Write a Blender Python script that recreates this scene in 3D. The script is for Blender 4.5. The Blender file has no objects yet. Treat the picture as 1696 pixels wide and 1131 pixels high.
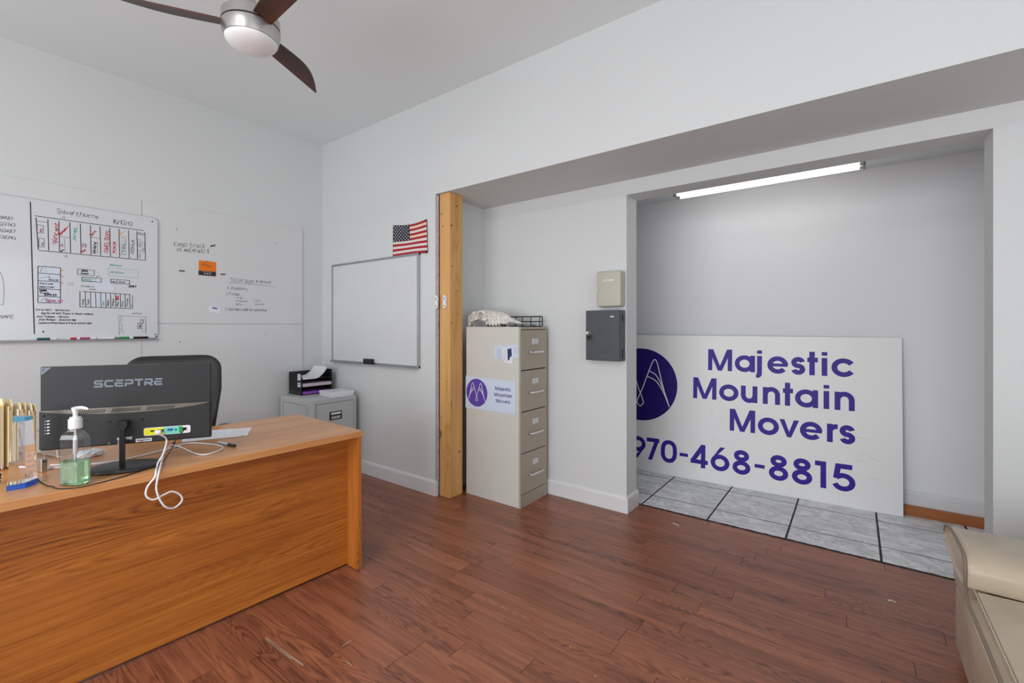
import bpy, bmesh, math, random
from mathutils import Vector, Matrix
random.seed(11)
R = math.radians
C = bpy.context.scene.collection
sc = bpy.context.scene
# ------------------------------------------------------------------ camera
CAM_H = 1.32
F = 757.0
cam_d = bpy.data.cameras.new('camera'); cam = bpy.data.objects.new('camera', cam_d); C.objects.link(cam)
cam.location = (0, 0, CAM_H); cam.rotation_euler = (R(90), 0, R(36.85))
cam_d.sensor_fit = 'HORIZONTAL'; cam_d.sensor_width = 36; cam_d.lens = F / 1696 * 36
cam_d.shift_y = -(565.5 - 541) / 1696; cam_d.clip_start = 0.05
sc.camera = cam
# ------------------------------------------------------------------ world, lights, exposure
w = bpy.data.worlds.new('world'); sc.world = w; w.use_nodes = True
w.node_tree.nodes['Background'].inputs[0].default_value = (0.80, 0.86, 1.0, 1)
w.node_tree.nodes['Background'].inputs[1].default_value = 1.0
def area(name, loc, rot, sx, sy, power, col=(1, 1, 1)):
    l = bpy.data.lights.new(name, 'AREA'); l.shape = 'RECTANGLE'; l.size = sx; l.size_y = sy
    l.energy = power; l.color = col
    o = bpy.data.objects.new(name, l); C.objects.link(o); o.location = loc; o.rotation_euler = rot
    return o
area('daylight_front', (-1.1, -3.55, 1.5), (R(112), 0, 0), 4.6, 2.5, 205, (0.965, 0.985, 1.0))          # points +Y through the shopfront windows
area('side_fill', (3.35, -0.2, 1.5), (R(110), 0, R(90)), 3.6, 2.4, 64, (0.965, 0.985, 1.0))      # added fill pointing -X through the added side window, brightens the left wall
area('overhead_fill', (-1.0, -1.2, 3.04), (0, 0, 0), 1.2, .6, 50, (1.0, 0.99, 0.97))      # added fill from above without a fixture, lifts floor, desk and ceiling
sc.view_settings.view_transform = 'Standard'; sc.view_settings.look = 'None'
sc.view_settings.exposure = -0.24; sc.view_settings.gamma = 1.0; sc.view_settings.use_curve_mapping = False

# ------------------------------------------------------------------ materials
def s2l(c): return tuple(((v / 255) / 12.92 if v / 255 <= .04045 else ((v / 255 + .055) / 1.055) ** 2.4) for v in c) + (1,)
def mat(name, rgb, rough=.5, metal=0, coat=0, bump=0, bscale=40, var=0, vscale=6, trans=0, ior=1.45, emit=0, spec=.5, stretch=(1, 1, 1)):
    m = bpy.data.materials.new(name); m.use_nodes = True; nt = m.node_tree; b = nt.nodes['Principled BSDF']
    b.inputs['Base Color'].default_value = s2l(rgb); b.inputs['Roughness'].default_value = rough
    b.inputs['Metallic'].default_value = metal; b.inputs['Coat Weight'].default_value = coat
    b.inputs['Transmission Weight'].default_value = trans; b.inputs['IOR'].default_value = ior
    b.inputs['Specular IOR Level'].default_value = spec
    if emit:
        b.inputs['Emission Color'].default_value = s2l(rgb); b.inputs['Emission Strength'].default_value = emit
    if var or bump:
        tc = nt.nodes.new('ShaderNodeTexCoord'); mp = nt.nodes.new('ShaderNodeMapping')
        mp.inputs['Scale'].default_value = stretch; nt.links.new(tc.outputs['Object'], mp.inputs['Vector'])
    if var:
        n = nt.nodes.new('ShaderNodeTexNoise'); n.inputs['Scale'].default_value = vscale; n.inputs['Detail'].default_value = 5
        nt.links.new(mp.outputs['Vector'], n.inputs['Vector'])
        mr = nt.nodes.new('ShaderNodeMapRange'); mr.inputs['From Min'].default_value = .3; mr.inputs['From Max'].default_value = .7
        mr.inputs['To Min'].default_value = 1 - var; mr.inputs['To Max'].default_value = 1 + var * .6
        nt.links.new(n.outputs['Fac'], mr.inputs['Value'])
        mx = nt.nodes.new('ShaderNodeMix'); mx.data_type = 'RGBA'; mx.blend_type = 'MULTIPLY'; mx.inputs['Factor'].default_value = 1
        mx.inputs['A'].default_value = s2l(rgb); nt.links.new(mr.outputs['Result'], mx.inputs['B'])
        nt.links.new(mx.outputs['Result'], b.inputs['Base Color'])
    if bump:
        n2 = nt.nodes.new('ShaderNodeTexNoise'); n2.inputs['Scale'].default_value = bscale; n2.inputs['Detail'].default_value = 4
        nt.links.new(mp.outputs['Vector'], n2.inputs['Vector'])
        bp = nt.nodes.new('ShaderNodeBump'); bp.inputs['Strength'].default_value = bump; bp.inputs['Distance'].default_value = .002
        nt.links.new(n2.outputs['Fac'], bp.inputs['Height']); nt.links.new(bp.outputs['Normal'], b.inputs['Normal'])
    return m

def wood(name, dark, mid, light, axis='Y', rough=.4, coat=0, per_object=False, grain=1.0, arch=1.0, size=1.0, knots=False, streak=None, figk=210, figs=1.0, ps=330):
    """wood grain running along one local axis: fine pores, broad tone and cathedral figure"""
    m = bpy.data.materials.new(name); m.use_nodes = True; nt = m.node_tree; L = nt.links.new; N = nt.nodes.new
    b = nt.nodes['Principled BSDF']; b.inputs['Roughness'].default_value = rough; b.inputs['Coat Weight'].default_value = coat
    b.inputs['Coat Roughness'].default_value = .25
    tc = N('ShaderNodeTexCoord'); vec = tc.outputs['Object']
    if per_object:
        oi = N('ShaderNodeObjectInfo'); ml = N('ShaderNodeVectorMath'); ml.operation = 'SCALE'
        cb = N('ShaderNodeCombineXYZ')
        for i, k in enumerate((37.0, 53.0, 71.0)):
            q = N('ShaderNodeMath'); q.operation = 'MULTIPLY'; q.inputs[1].default_value = k; L(oi.outputs['Random'], q.inputs[0]); L(q.outputs[0], cb.inputs[i])
        ad = N('ShaderNodeVectorMath'); ad.operation = 'ADD'; L(vec, ad.inputs[0]); L(cb.outputs[0], ad.inputs[1]); vec = ad.outputs[0]
    def mp(sl, sa):
        q = N('ShaderNodeMapping'); i = 'XYZ'.index(axis); s = [sa * size] * 3; s[i] = sl * size
        q.inputs['Scale'].default_value = s; L(vec, q.inputs['Vector']); return q.outputs['Vector']
    def noise(sl, sa, det, dist=0, rgh=.5):
        n_ = N('ShaderNodeTexNoise'); n_.inputs['Scale'].default_value = 1; n_.inputs['Detail'].default_value = det
        n_.inputs['Distortion'].default_value = dist; n_.inputs['Roughness'].default_value = rgh; L(mp(sl, sa), n_.inputs['Vector']); return n_.outputs['Fac']
    def rng(v, f0, f1, t0, t1):
        r_ = N('ShaderNodeMapRange'); r_.inputs['From Min'].default_value = f0; r_.inputs['From Max'].default_value = f1
        r_.inputs['To Min'].default_value = t0; r_.inputs['To Max'].default_value = t1; L(v, r_.inputs['Value']); return r_.outputs[0]
    def op(o_, a_, b_, c_=None):
        q = N('ShaderNodeMath'); q.operation = o_
        for i, v in enumerate((a_, b_, c_)):
            if v is None: continue
            if isinstance(v, (int, float)): q.inputs[i].default_value = v
            else: L(v, q.inputs[i])
        return q.outputs[0]
    fine_f = noise(ps / 36, ps, 3, 0, .6)
    pores = rng(fine_f, .45, .72, 0, 1)
    medium = rng(noise(1.6, 75, 4, 0, .6), .3, .7, 0, 1)
    broad = rng(noise(.9, 11, 3), .3, .7, 0, 1)
    fig = noise(.55 * figs, 5 * figs, 1.0, .25)
    lines = op('POWER', op('MULTIPLY_ADD', op('SINE', op('MULTIPLY', fig, figk), 0), .5, .5), 2.2)
    mask = rng(noise(.35 * figs, 4.2 * figs, 1), .46, .60, .12, 1)
    figure = op('MULTIPLY', op('MULTIPLY', lines, mask), op('MULTIPLY_ADD', pores, .5, .5))
    last = op('MULTIPLY_ADD', figure, .50 * arch, op('MULTIPLY_ADD', pores, .16 * grain, op('MULTIPLY_ADD', medium, .26 * grain, op('MULTIPLY', broad, .26))))
    if per_object: last = op('MULTIPLY_ADD', oi.outputs['Random'], .20, last)
    cr = N('ShaderNodeValToRGB'); cr.color_ramp.elements[0].position = .08; cr.color_ramp.elements[0].color = s2l(light)
    cr.color_ramp.elements[1].position = .92; cr.color_ramp.elements[1].color = s2l(dark)
    e = cr.color_ramp.elements.new(.42); e.color = s2l(mid)
    L(last, cr.inputs['Fac']); col = cr.outputs['Color']
    if knots:
        vo = N('ShaderNodeTexVoronoi'); vo.inputs['Scale'].default_value = 1; L(mp(3.2, 7.5), vo.inputs['Vector'])
        rk = N('ShaderNodeMapRange'); rk.inputs['From Min'].default_value = .05; rk.inputs['From Max'].default_value = .14; rk.inputs['To Min'].default_value = .3; rk.inputs['To Max'].default_value = 1
        L(vo.outputs['Distance'], rk.inputs['Value'])
        mk = N('ShaderNodeMix'); mk.data_type = 'RGBA'; mk.blend_type = 'MULTIPLY'; mk.inputs['Factor'].default_value = 1
        L(col, mk.inputs['A']); L(rk.outputs[0], mk.inputs['B']); col = mk.outputs['Result']
    if streak:
        ns = N('ShaderNodeTexNoise'); ns.inputs['Scale'].default_value = 1; ns.inputs['Detail'].default_value = 3; L(mp(3.2, 26), ns.inputs['Vector'])
        rs = N('ShaderNodeMapRange'); rs.inputs['From Min'].default_value = .56; rs.inputs['From Max'].default_value = .72; rs.inputs['To Min'].default_value = 0; rs.inputs['To Max'].default_value = .58
        L(ns.outputs['Fac'], rs.inputs['Value'])
        mk = N('ShaderNodeMix'); mk.data_type = 'RGBA'; mk.inputs['B'].default_value = s2l(streak)
        L(rs.outputs[0], mk.inputs['Factor']); L(col, mk.inputs['A']); col = mk.outputs['Result']
    L(col, b.inputs['Base Color'])
    bu = N('ShaderNodeBump'); bu.inputs['Strength'].default_value = .12; bu.inputs['Distance'].default_value = .001
    L(fine_f, bu.inputs['Height']); L(bu.outputs['Normal'], b.inputs['Normal'])
    return m

M = {}
M['wall'] = mat('wall_paint', (213, 216, 216), .75, bump=.25, bscale=55, var=.012, vscale=1.4, spec=.3)
M['ceil'] = mat('ceiling_paint', (234, 241, 242), .85, bump=.3, bscale=60, spec=.2)
M['base'] = mat('baseboard_paint', (222, 223, 225), .45, var=.03, vscale=9)
M['alcove'] = mat('wall_paint_brightened', (234, 235, 237), .7, bump=.25, bscale=55, spec=.3)  # wall paint made whiter, the alcove's brighter light put into the colour
M['panel'] = mat('wall_panel', (214, 215, 216), .5, bump=.15, bscale=120, stretch=(1, 1, .2), var=.015, vscale=3)
M['board'] = mat('whiteboard', (214, 217, 222), .18, var=.02, vscale=5, coat=.3)
M['alu'] = mat('aluminium', (178, 180, 184), .35, .9)
M['plank'] = wood('vinyl_plank', (88, 48, 36), (148, 90, 64), (176, 112, 80), 'X', .38, .14, True, 1.1, 1.05, 1.0, streak=(84, 50, 42), figk=150, figs=2.2, ps=210)
M['gap'] = mat('floor_gap', (38, 26, 22), .9)
M['desk'] = wood('oak_laminate', (104, 52, 14), (174, 100, 36), (198, 124, 52), 'Y', .42, .15, False, 1.35, 1.0, figk=420, figs=.9, ps=230)
M['dtop'] = wood('oak_laminate_top_sheen', (150, 92, 46), (198, 134, 78), (216, 158, 102), 'Y', .36, .35, False, 1.0, .5)  # paler copy of the desk laminate, the top's sheen put into the colour
M['deskz'] = wood('oak_laminate_upright', (104, 52, 14), (178, 104, 38), (200, 126, 54), 'Z', .42, .15, False, 1.25, 1.1, figs=2.5)
M['post'] = wood('fir_post', (150, 94, 42), (206, 150, 84), (222, 172, 110), 'Z', .55, 0, False, .6, .7, 1.0, knots=True, figk=90, figs=1.6)
M['strip'] = wood('stained_strip', (110, 58, 24), (160, 92, 44), (180, 112, 58), 'X', .4, .1)
M['blade'] = wood('walnut_blade', (46, 26, 20), (74, 44, 34), (92, 58, 46), 'X', .42, .05)
def tile_mat():
    m = bpy.data.materials.new('stone_tile'); m.use_nodes = True; nt = m.node_tree; L = nt.links.new; N = nt.nodes.new
    b = nt.nodes['Principled BSDF']; b.inputs['Roughness'].default_value = .35
    tc = N('ShaderNodeTexCoord'); oi = N('ShaderNodeObjectInfo')
    cb = N('ShaderNodeCombineXYZ')
    for i, k in enumerate((17.0, 29.0, 43.0)):
        q = N('ShaderNodeMath'); q.operation = 'MULTIPLY'; q.inputs[1].default_value = k; L(oi.outputs['Random'], q.inputs[0]); L(q.outputs[0], cb.inputs[i])
    ad = N('ShaderNodeVectorMath'); ad.operation = 'ADD'; L(tc.outputs['Object'], ad.inputs[0]); L(cb.outputs[0], ad.inputs[1])
    mp = N('ShaderNodeMapping'); mp.inputs['Scale'].default_value = (1, 2.0, 1); mp.inputs['Rotation'].default_value = (0, 0, .35); L(ad.outputs[0], mp.inputs['Vector'])
    n1 = N('ShaderNodeTexNoise'); n1.inputs['Scale'].default_value = 6; n1.inputs['Detail'].default_value = 8; n1.inputs['Roughness'].default_value = .65; n1.inputs['Distortion'].default_value = .8
    L(mp.outputs[0], n1.inputs['Vector'])
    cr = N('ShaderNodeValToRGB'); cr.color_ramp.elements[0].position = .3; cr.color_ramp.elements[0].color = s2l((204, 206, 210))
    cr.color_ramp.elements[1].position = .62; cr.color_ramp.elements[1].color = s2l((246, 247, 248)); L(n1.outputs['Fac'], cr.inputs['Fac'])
    n2 = N('ShaderNodeTexNoise'); n2.inputs['Scale'].default_value = 3.2; n2.inputs['Detail'].default_value = 9; n2.inputs['Roughness'].default_value = .75; n2.inputs['Distortion'].default_value = 1.4
    L(mp.outputs[0], n2.inputs['Vector'])
    ab = N('ShaderNodeMath'); ab.operation = 'SUBTRACT'; ab.inputs[1].default_value = .5; L(n2.outputs['Fac'], ab.inputs[0])
    a2 = N('ShaderNodeMath'); a2.operation = 'ABSOLUTE'; L(ab.outputs[0], a2.inputs[0])
    r = N('ShaderNodeMapRange'); r.inputs['From Min'].default_value = 0; r.inputs['From Max'].default_value = .035; r.inputs['To Min'].default_value = .45; r.inputs['To Max'].default_value = 0
    L(a2.outputs[0], r.inputs['Value'])
    mx = N('ShaderNodeMix'); mx.data_type = 'RGBA'; mx.inputs['B'].default_value = s2l((120, 112, 112)); L(r.outputs[0], mx.inputs['Factor']); L(cr.outputs['Color'], mx.inputs['A'])
    L(mx.outputs['Result'], b.inputs['Base Color']); return m
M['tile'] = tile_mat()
M['grout'] = mat('dark_grout', (58, 55, 54), .9)
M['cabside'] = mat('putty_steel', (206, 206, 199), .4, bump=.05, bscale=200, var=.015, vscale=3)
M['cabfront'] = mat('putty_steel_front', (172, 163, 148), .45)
M['greysteel'] = mat('grey_steel', (186, 188, 190), .45, bump=.05, bscale=200)
M['slot'] = mat('shadow_gap', (30, 29, 28), .8)
M['chrome'] = mat('chrome', (225, 225, 228), .12, 1)
M['nickel'] = mat('brushed_nickel', (200, 198, 196), .3, 1)
M['black'] = mat('black_plastic', (26, 27, 29), .38)
M['blackm'] = mat('matt_black_plastic', (20, 20, 21), .6)
M['monitor'] = mat('monitor_shell', (35, 36, 38), .42, bump=.2, bscale=500, stretch=(1, .05, 1))
M['ventband'] = mat('vent_band', (124, 118, 108), .3, .5)
M['logo_grey'] = mat('blue_grey_print', (118, 128, 142), .5)
M['white'] = mat('white_plastic', (232, 232, 234), .35)
M['paper'] = mat('white_paper', (226, 228, 234), .8)
M['leather'] = mat('chair_leather', (38, 37, 38), .42, bump=.35, bscale=160, coat=.1)
M['sofa'] = mat('cream_leather', (192, 176, 155), .38, bump=1.0, bscale=9, var=.13, vscale=6, coat=.12)
M['sofapipe'] = mat('piping_leather', (128, 112, 96), .5)
M['stitch'] = mat('cream_thread', (228, 220, 204), .7)
M['purple'] = mat('violet_vinyl', (52, 30, 146), .38, spec=.25)
M['purpled'] = mat('deep_violet_vinyl', (36, 18, 108), .38, spec=.25)
M['signw'] = mat('sign_face', (238, 238, 238), .34, spec=.45, var=.012, vscale=2)
M['violet'] = mat('violet_print', (92, 66, 168), .45)
M['violett'] = mat('violet_text', (92, 84, 140), .5)
M['ink'] = mat('black_ink', (40, 42, 48), .6)
M['inkg'] = mat('grey_ink', (104, 106, 112), .6)
M['inkr'] = mat('red_ink', (196, 44, 60), .6)
M['inkm'] = mat('magenta_ink', (176, 70, 130), .6)
M['inkt'] = mat('teal_ink', (60, 168, 160), .6)
M['inko'] = mat('orange_ink', (222, 150, 60), .6)
M['inkb'] = mat('pale_blue_smudge', (212, 220, 232), .5)
M['tube'] = mat('lit_lens', (255, 254, 250), .4, emit=3.9)
M['dome'] = mat('opal_glass', (246, 246, 246), .25, coat=.4)
M['keybox'] = mat('beige_enamel', (186, 186, 172), .4)
M['keydark'] = mat('charcoal_enamel', (72, 76, 82), .4, bump=.3, bscale=420, var=.08, vscale=20)
M['bone'] = mat('weathered_bone', (222, 220, 212), .7, bump=.8, bscale=60, var=.26, vscale=26)
M['bonedark'] = mat('dark_brown_bone', (96, 84, 68), .85)  # plain dark brown for the skull's teeth
M['manila'] = mat('manila_card', (234, 214, 166), .7)
M['folder_in'] = mat('folder_paper', (244, 236, 214), .8)
M['glass'] = mat('clear_glass', (250, 252, 255), .02, trans=1, ior=1.45)
M['plasticclear'] = mat('clear_plastic', (250, 252, 253), .03, trans=1, ior=1.45)
M['gel'] = mat('green_gel', (186, 236, 192), .08, trans=.75, ior=1.30)
M['blueg'] = mat('blue_glass', (50, 120, 240), .04, trans=.65, ior=1.45)
M['cyang'] = mat('cyan_glass', (120, 200, 236), .04, trans=.6, ior=1.45)
M['yellow'] = mat('yellow_print', (226, 222, 20), .5)
M['aqua'] = mat('aqua_print', (110, 206, 186), .5)
M['green'] = mat('green_print', (40, 150, 80), .5)
M['tealdark'] = mat('dark_teal_plastic', (30, 84, 96), .4)
M['blue'] = mat('blue_plastic', (50, 76, 160), .5)
M['fred'] = mat('flag_red', (170, 32, 48), .8, bump=.3, bscale=300)
M['fwhite'] = mat('flag_white', (224, 216, 210), .8, bump=.3, bscale=300)
M['fcream'] = mat('flag_cream', (232, 206, 178), .8, bump=.3, bscale=300)
M['fblue'] = mat('flag_navy', (26, 30, 58), .8, bump=.3, bscale=300)
M['orange'] = mat('orange_card', (238, 122, 20), .5)
M['darkcard'] = mat('dark_card', (44, 44, 46), .5)
M['navy'] = mat('navy_print', (40, 56, 100), .5)
M['paleblue'] = mat('pale_blue_card', (206, 218, 236), .6)
M['purplepaper'] = mat('purple_paper', (150, 84, 190), .6)
M['pinkpaper'] = mat('pinkish_paper', (204, 184, 200), .7)
M['bead'] = mat('corner_bead', (176, 180, 190), .4, .4)
M['debris'] = mat('plaster_crumbs', (216, 208, 192), .8)
M['crumb'] = mat('yellow_crumb', (226, 190, 110), .8)
M['dust'] = mat('pale_scuff', (164, 132, 116), .8)

# ------------------------------------------------------------------ mesh helpers
class MB:
    def __init__(s): s.bm = bmesh.new()
    def box(s, x0, x1, y0, y1, z0, z1, bev=0, seg=2, mx=None):
        r = bmesh.ops.create_cube(s.bm, size=1); vs = r['verts']
        for v in vs: v.co = Vector(((x0 + x1) / 2 + v.co.x * (x1 - x0), (y0 + y1) / 2 + v.co.y * (y1 - y0), (z0 + z1) / 2 + v.co.z * (z1 - z0)))
        if bev:
            es = list({e for v in vs for e in v.link_edges})
            rr = bmesh.ops.bevel(s.bm, geom=es, offset=bev, segments=seg, affect='EDGES', profile=.5)
            vs = list({v for f in rr['faces'] for v in f.verts} | {v for v in vs if v.is_valid})
        if mx is not None: bmesh.ops.transform(s.bm, matrix=mx, verts=vs)
        return s
    def cyl(s, p0, p1, r, r2=None, seg=24, bev=0):
        p0, p1 = Vector(p0), Vector(p1); d = p1 - p0; q = d.to_track_quat('Z', 'Y').to_matrix().to_4x4()
        rr = bmesh.ops.create_cone(s.bm, cap_ends=True, segments=seg, radius1=r, radius2=r if r2 is None else r2, depth=d.length)
        bmesh.ops.transform(s.bm, matrix=Matrix.Translation((p0 + p1) / 2) @ q, verts=rr['verts'])
        return s
    def lathe(s, prof, seg=40, c=(0, 0, 0), sx=1, sy=1, power=2):
        rings = []
        for r, z in prof:
            ring = []
            for i in range(seg):
                a = 2 * math.pi * i / seg; ca, sa = math.cos(a), math.sin(a)
                k = 1 / ((abs(ca) ** power + abs(sa) ** power) ** (1 / power)) if power != 2 else 1
                ring.append(s.bm.verts.new((c[0] + r * ca * k * sx, c[1] + r * sa * k * sy, c[2] + z)))
            rings.append(ring)
        for a, b in zip(rings, rings[1:]):
            for i in range(seg): s.bm.faces.new((a[i], a[(i + 1) % seg], b[(i + 1) % seg], b[i]))
        s.bm.faces.new(rings[0][::-1]); s.bm.faces.new(rings[-1]); return s
    def prism(s, pts, axis, a, b, bev=0):
        """polygon pts (2D) in the plane normal to axis, extruded from a to b"""
        def P(u, v, t): return {'X': (t, u, v), 'Y': (u, t, v), 'Z': (u, v, t)}[axis]
        A = [s.bm.verts.new(P(u, v, a)) for u, v in pts]; B = [s.bm.verts.new(P(u, v, b)) for u, v in pts]
        n = len(pts); fs = [s.bm.faces.new(A), s.bm.faces.new(B[::-1])]
        for i in range(n): fs.append(s.bm.faces.new((A[i], A[(i + 1) % n], B[(i + 1) % n], B[i])))
        bmesh.ops.recalc_face_normals(s.bm, faces=fs)
        if bev:
            es = list({e for f in fs for e in f.edges}); bmesh.ops.bevel(s.bm, geom=es, offset=bev, segments=2, affect='EDGES')
        return s
    def tube(s, pts, r, seg=8, closed=False, cap=True):
        pts = [Vector(p) for p in pts]; n = len(pts); rings = []; up = None
        for i, p in enumerate(pts):
            if closed: t = (pts[(i + 1) % n] - pts[i - 1])
            else: t = pts[min(i + 1, n - 1)] - pts[max(i - 1, 0)]
            t.normalize()
            if up is None: up = t.orthogonal().normalized()
            up = (up - t * up.dot(t)).normalized(); sd = t.cross(up)
            rr = r[i] if isinstance(r, (list, tuple)) else r
            rings.append([s.bm.verts.new(p + up * rr * math.cos(2 * math.pi * k / seg) + sd * rr * math.sin(2 * math.pi * k / seg)) for k in range(seg)])
        pr = list(zip(rings, rings[1:]))
        if closed: pr.append((rings[-1], rings[0]))
        for a, b in pr:
            for k in range(seg): s.bm.faces.new((a[k], a[(k + 1) % seg], b[(k + 1) % seg], b[k]))
        if not closed and cap: s.bm.faces.new(rings[0][::-1]); s.bm.faces.new(rings[-1])
        return s
    def poly(s, pts):
        s.bm.faces.new([s.bm.verts.new(p) for p in pts]); return s
    def build(s, name, m, parent=None, smooth=False, loc=None, rot=None, angle=40):
        bmesh.ops.recalc_face_normals(s.bm, faces=s.bm.faces) if smooth != 'keep' else None
        me = bpy.data.meshes.new(name); s.bm.to_mesh(me); s.bm.free()
        for k in (m if isinstance(m, (list, tuple)) else [m]): me.materials.append(k)
        if smooth:
            for p in me.polygons: p.use_smooth = True
            try: me.set_sharp_from_angle(angle=R(angle))
            except Exception: pass
        o = bpy.data.objects.new(name, me); C.objects.link(o)
        if parent: o.parent = parent
        if loc is not None: o.location = loc
        if rot is not None: o.rotation_euler = rot
        return o
def tag(o, label, cat, group=None, kind=None):
    o['label'] = label; o['category'] = cat
    if group: o['group'] = group
    if kind: o['kind'] = kind
    return o
def struct(o, label=None):
    o['kind'] = 'structure'
    if label: o['label'] = label
    return o
def empty(name, label, cat, loc=(0, 0, 0), rz=0, group=None, rot=None):
    o = bpy.data.objects.new(name, None); C.objects.link(o); o.location = loc
    o.rotation_euler = rot if rot else (0, 0, rz); o.empty_display_size = .05
    return tag(o, label, cat, group)
def spline(pts, n=8, closed=False):
    P = [Vector(p) for p in pts]; out = []; N_ = len(P); rng = range(N_ if closed else N_ - 1)
    for i in rng:
        g = lambda k: P[k % N_] if closed else P[max(0, min(N_ - 1, k))]
        p0, p1, p2, p3 = g(i - 1), g(i), g(i + 1), g(i + 2)
        for k in range(n):
            t = k / n
            out.append(.5 * ((2 * p1) + (p2 - p0) * t + (2 * p0 - 5 * p1 + 4 * p2 - p3) * t * t + (3 * p1 - p0 - 3 * p2 + p3) * t ** 3))
    if not closed: out.append(P[-1])
    return out
# ---- flat ink: ribbons of constant width in a 2-D plane, mapped onto the surface that carries them
def ribbon(mb, pts, wd, mp, closed=False):
    P = [Vector(p) for p in pts]; n = len(P)
    if n < 2: return
    Lf, Rt = [], []
    for i in range(n):
        if closed: a, b, c = P[i - 1], P[i], P[(i + 1) % n]
        else: a, b, c = P[max(i - 1, 0)], P[i], P[min(i + 1, n - 1)]
        d1 = (b - a); d2 = (c - b)
        d1 = d1.normalized() if d1.length > 1e-9 else d2.normalized(); d2 = d2.normalized() if d2.length > 1e-9 else d1
        n1 = Vector((-d1.y, d1.x)); n2 = Vector((-d2.y, d2.x)); nn = n1 + n2
        nn = nn.normalized() if nn.length > .2 else n1
        k = min(1.6, 1 / max(.3, nn.dot(n1)))
        Lf.append(mb.bm.verts.new(mp(*(b + nn * wd / 2 * k)))); Rt.append(mb.bm.verts.new(mp(*(b - nn * wd / 2 * k))))
    for i in range(n if closed else n - 1):
        j = (i + 1) % n; mb.bm.faces.new((Lf[i], Rt[i], Rt[j], Lf[j]))
def arc(cx, cy, rx, ry, a0, a1, n=28, power=2):
    o = []
    for i in range(n + 1):
        a = R(a0 + (a1 - a0) * i / n); ca, sa = math.cos(a), math.sin(a)
        k = 1 / ((abs(ca) ** power + abs(sa) ** power) ** (1 / power))
        o.append((cx + rx * ca * k, cy + ry * sa * k))
    return o
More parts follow.
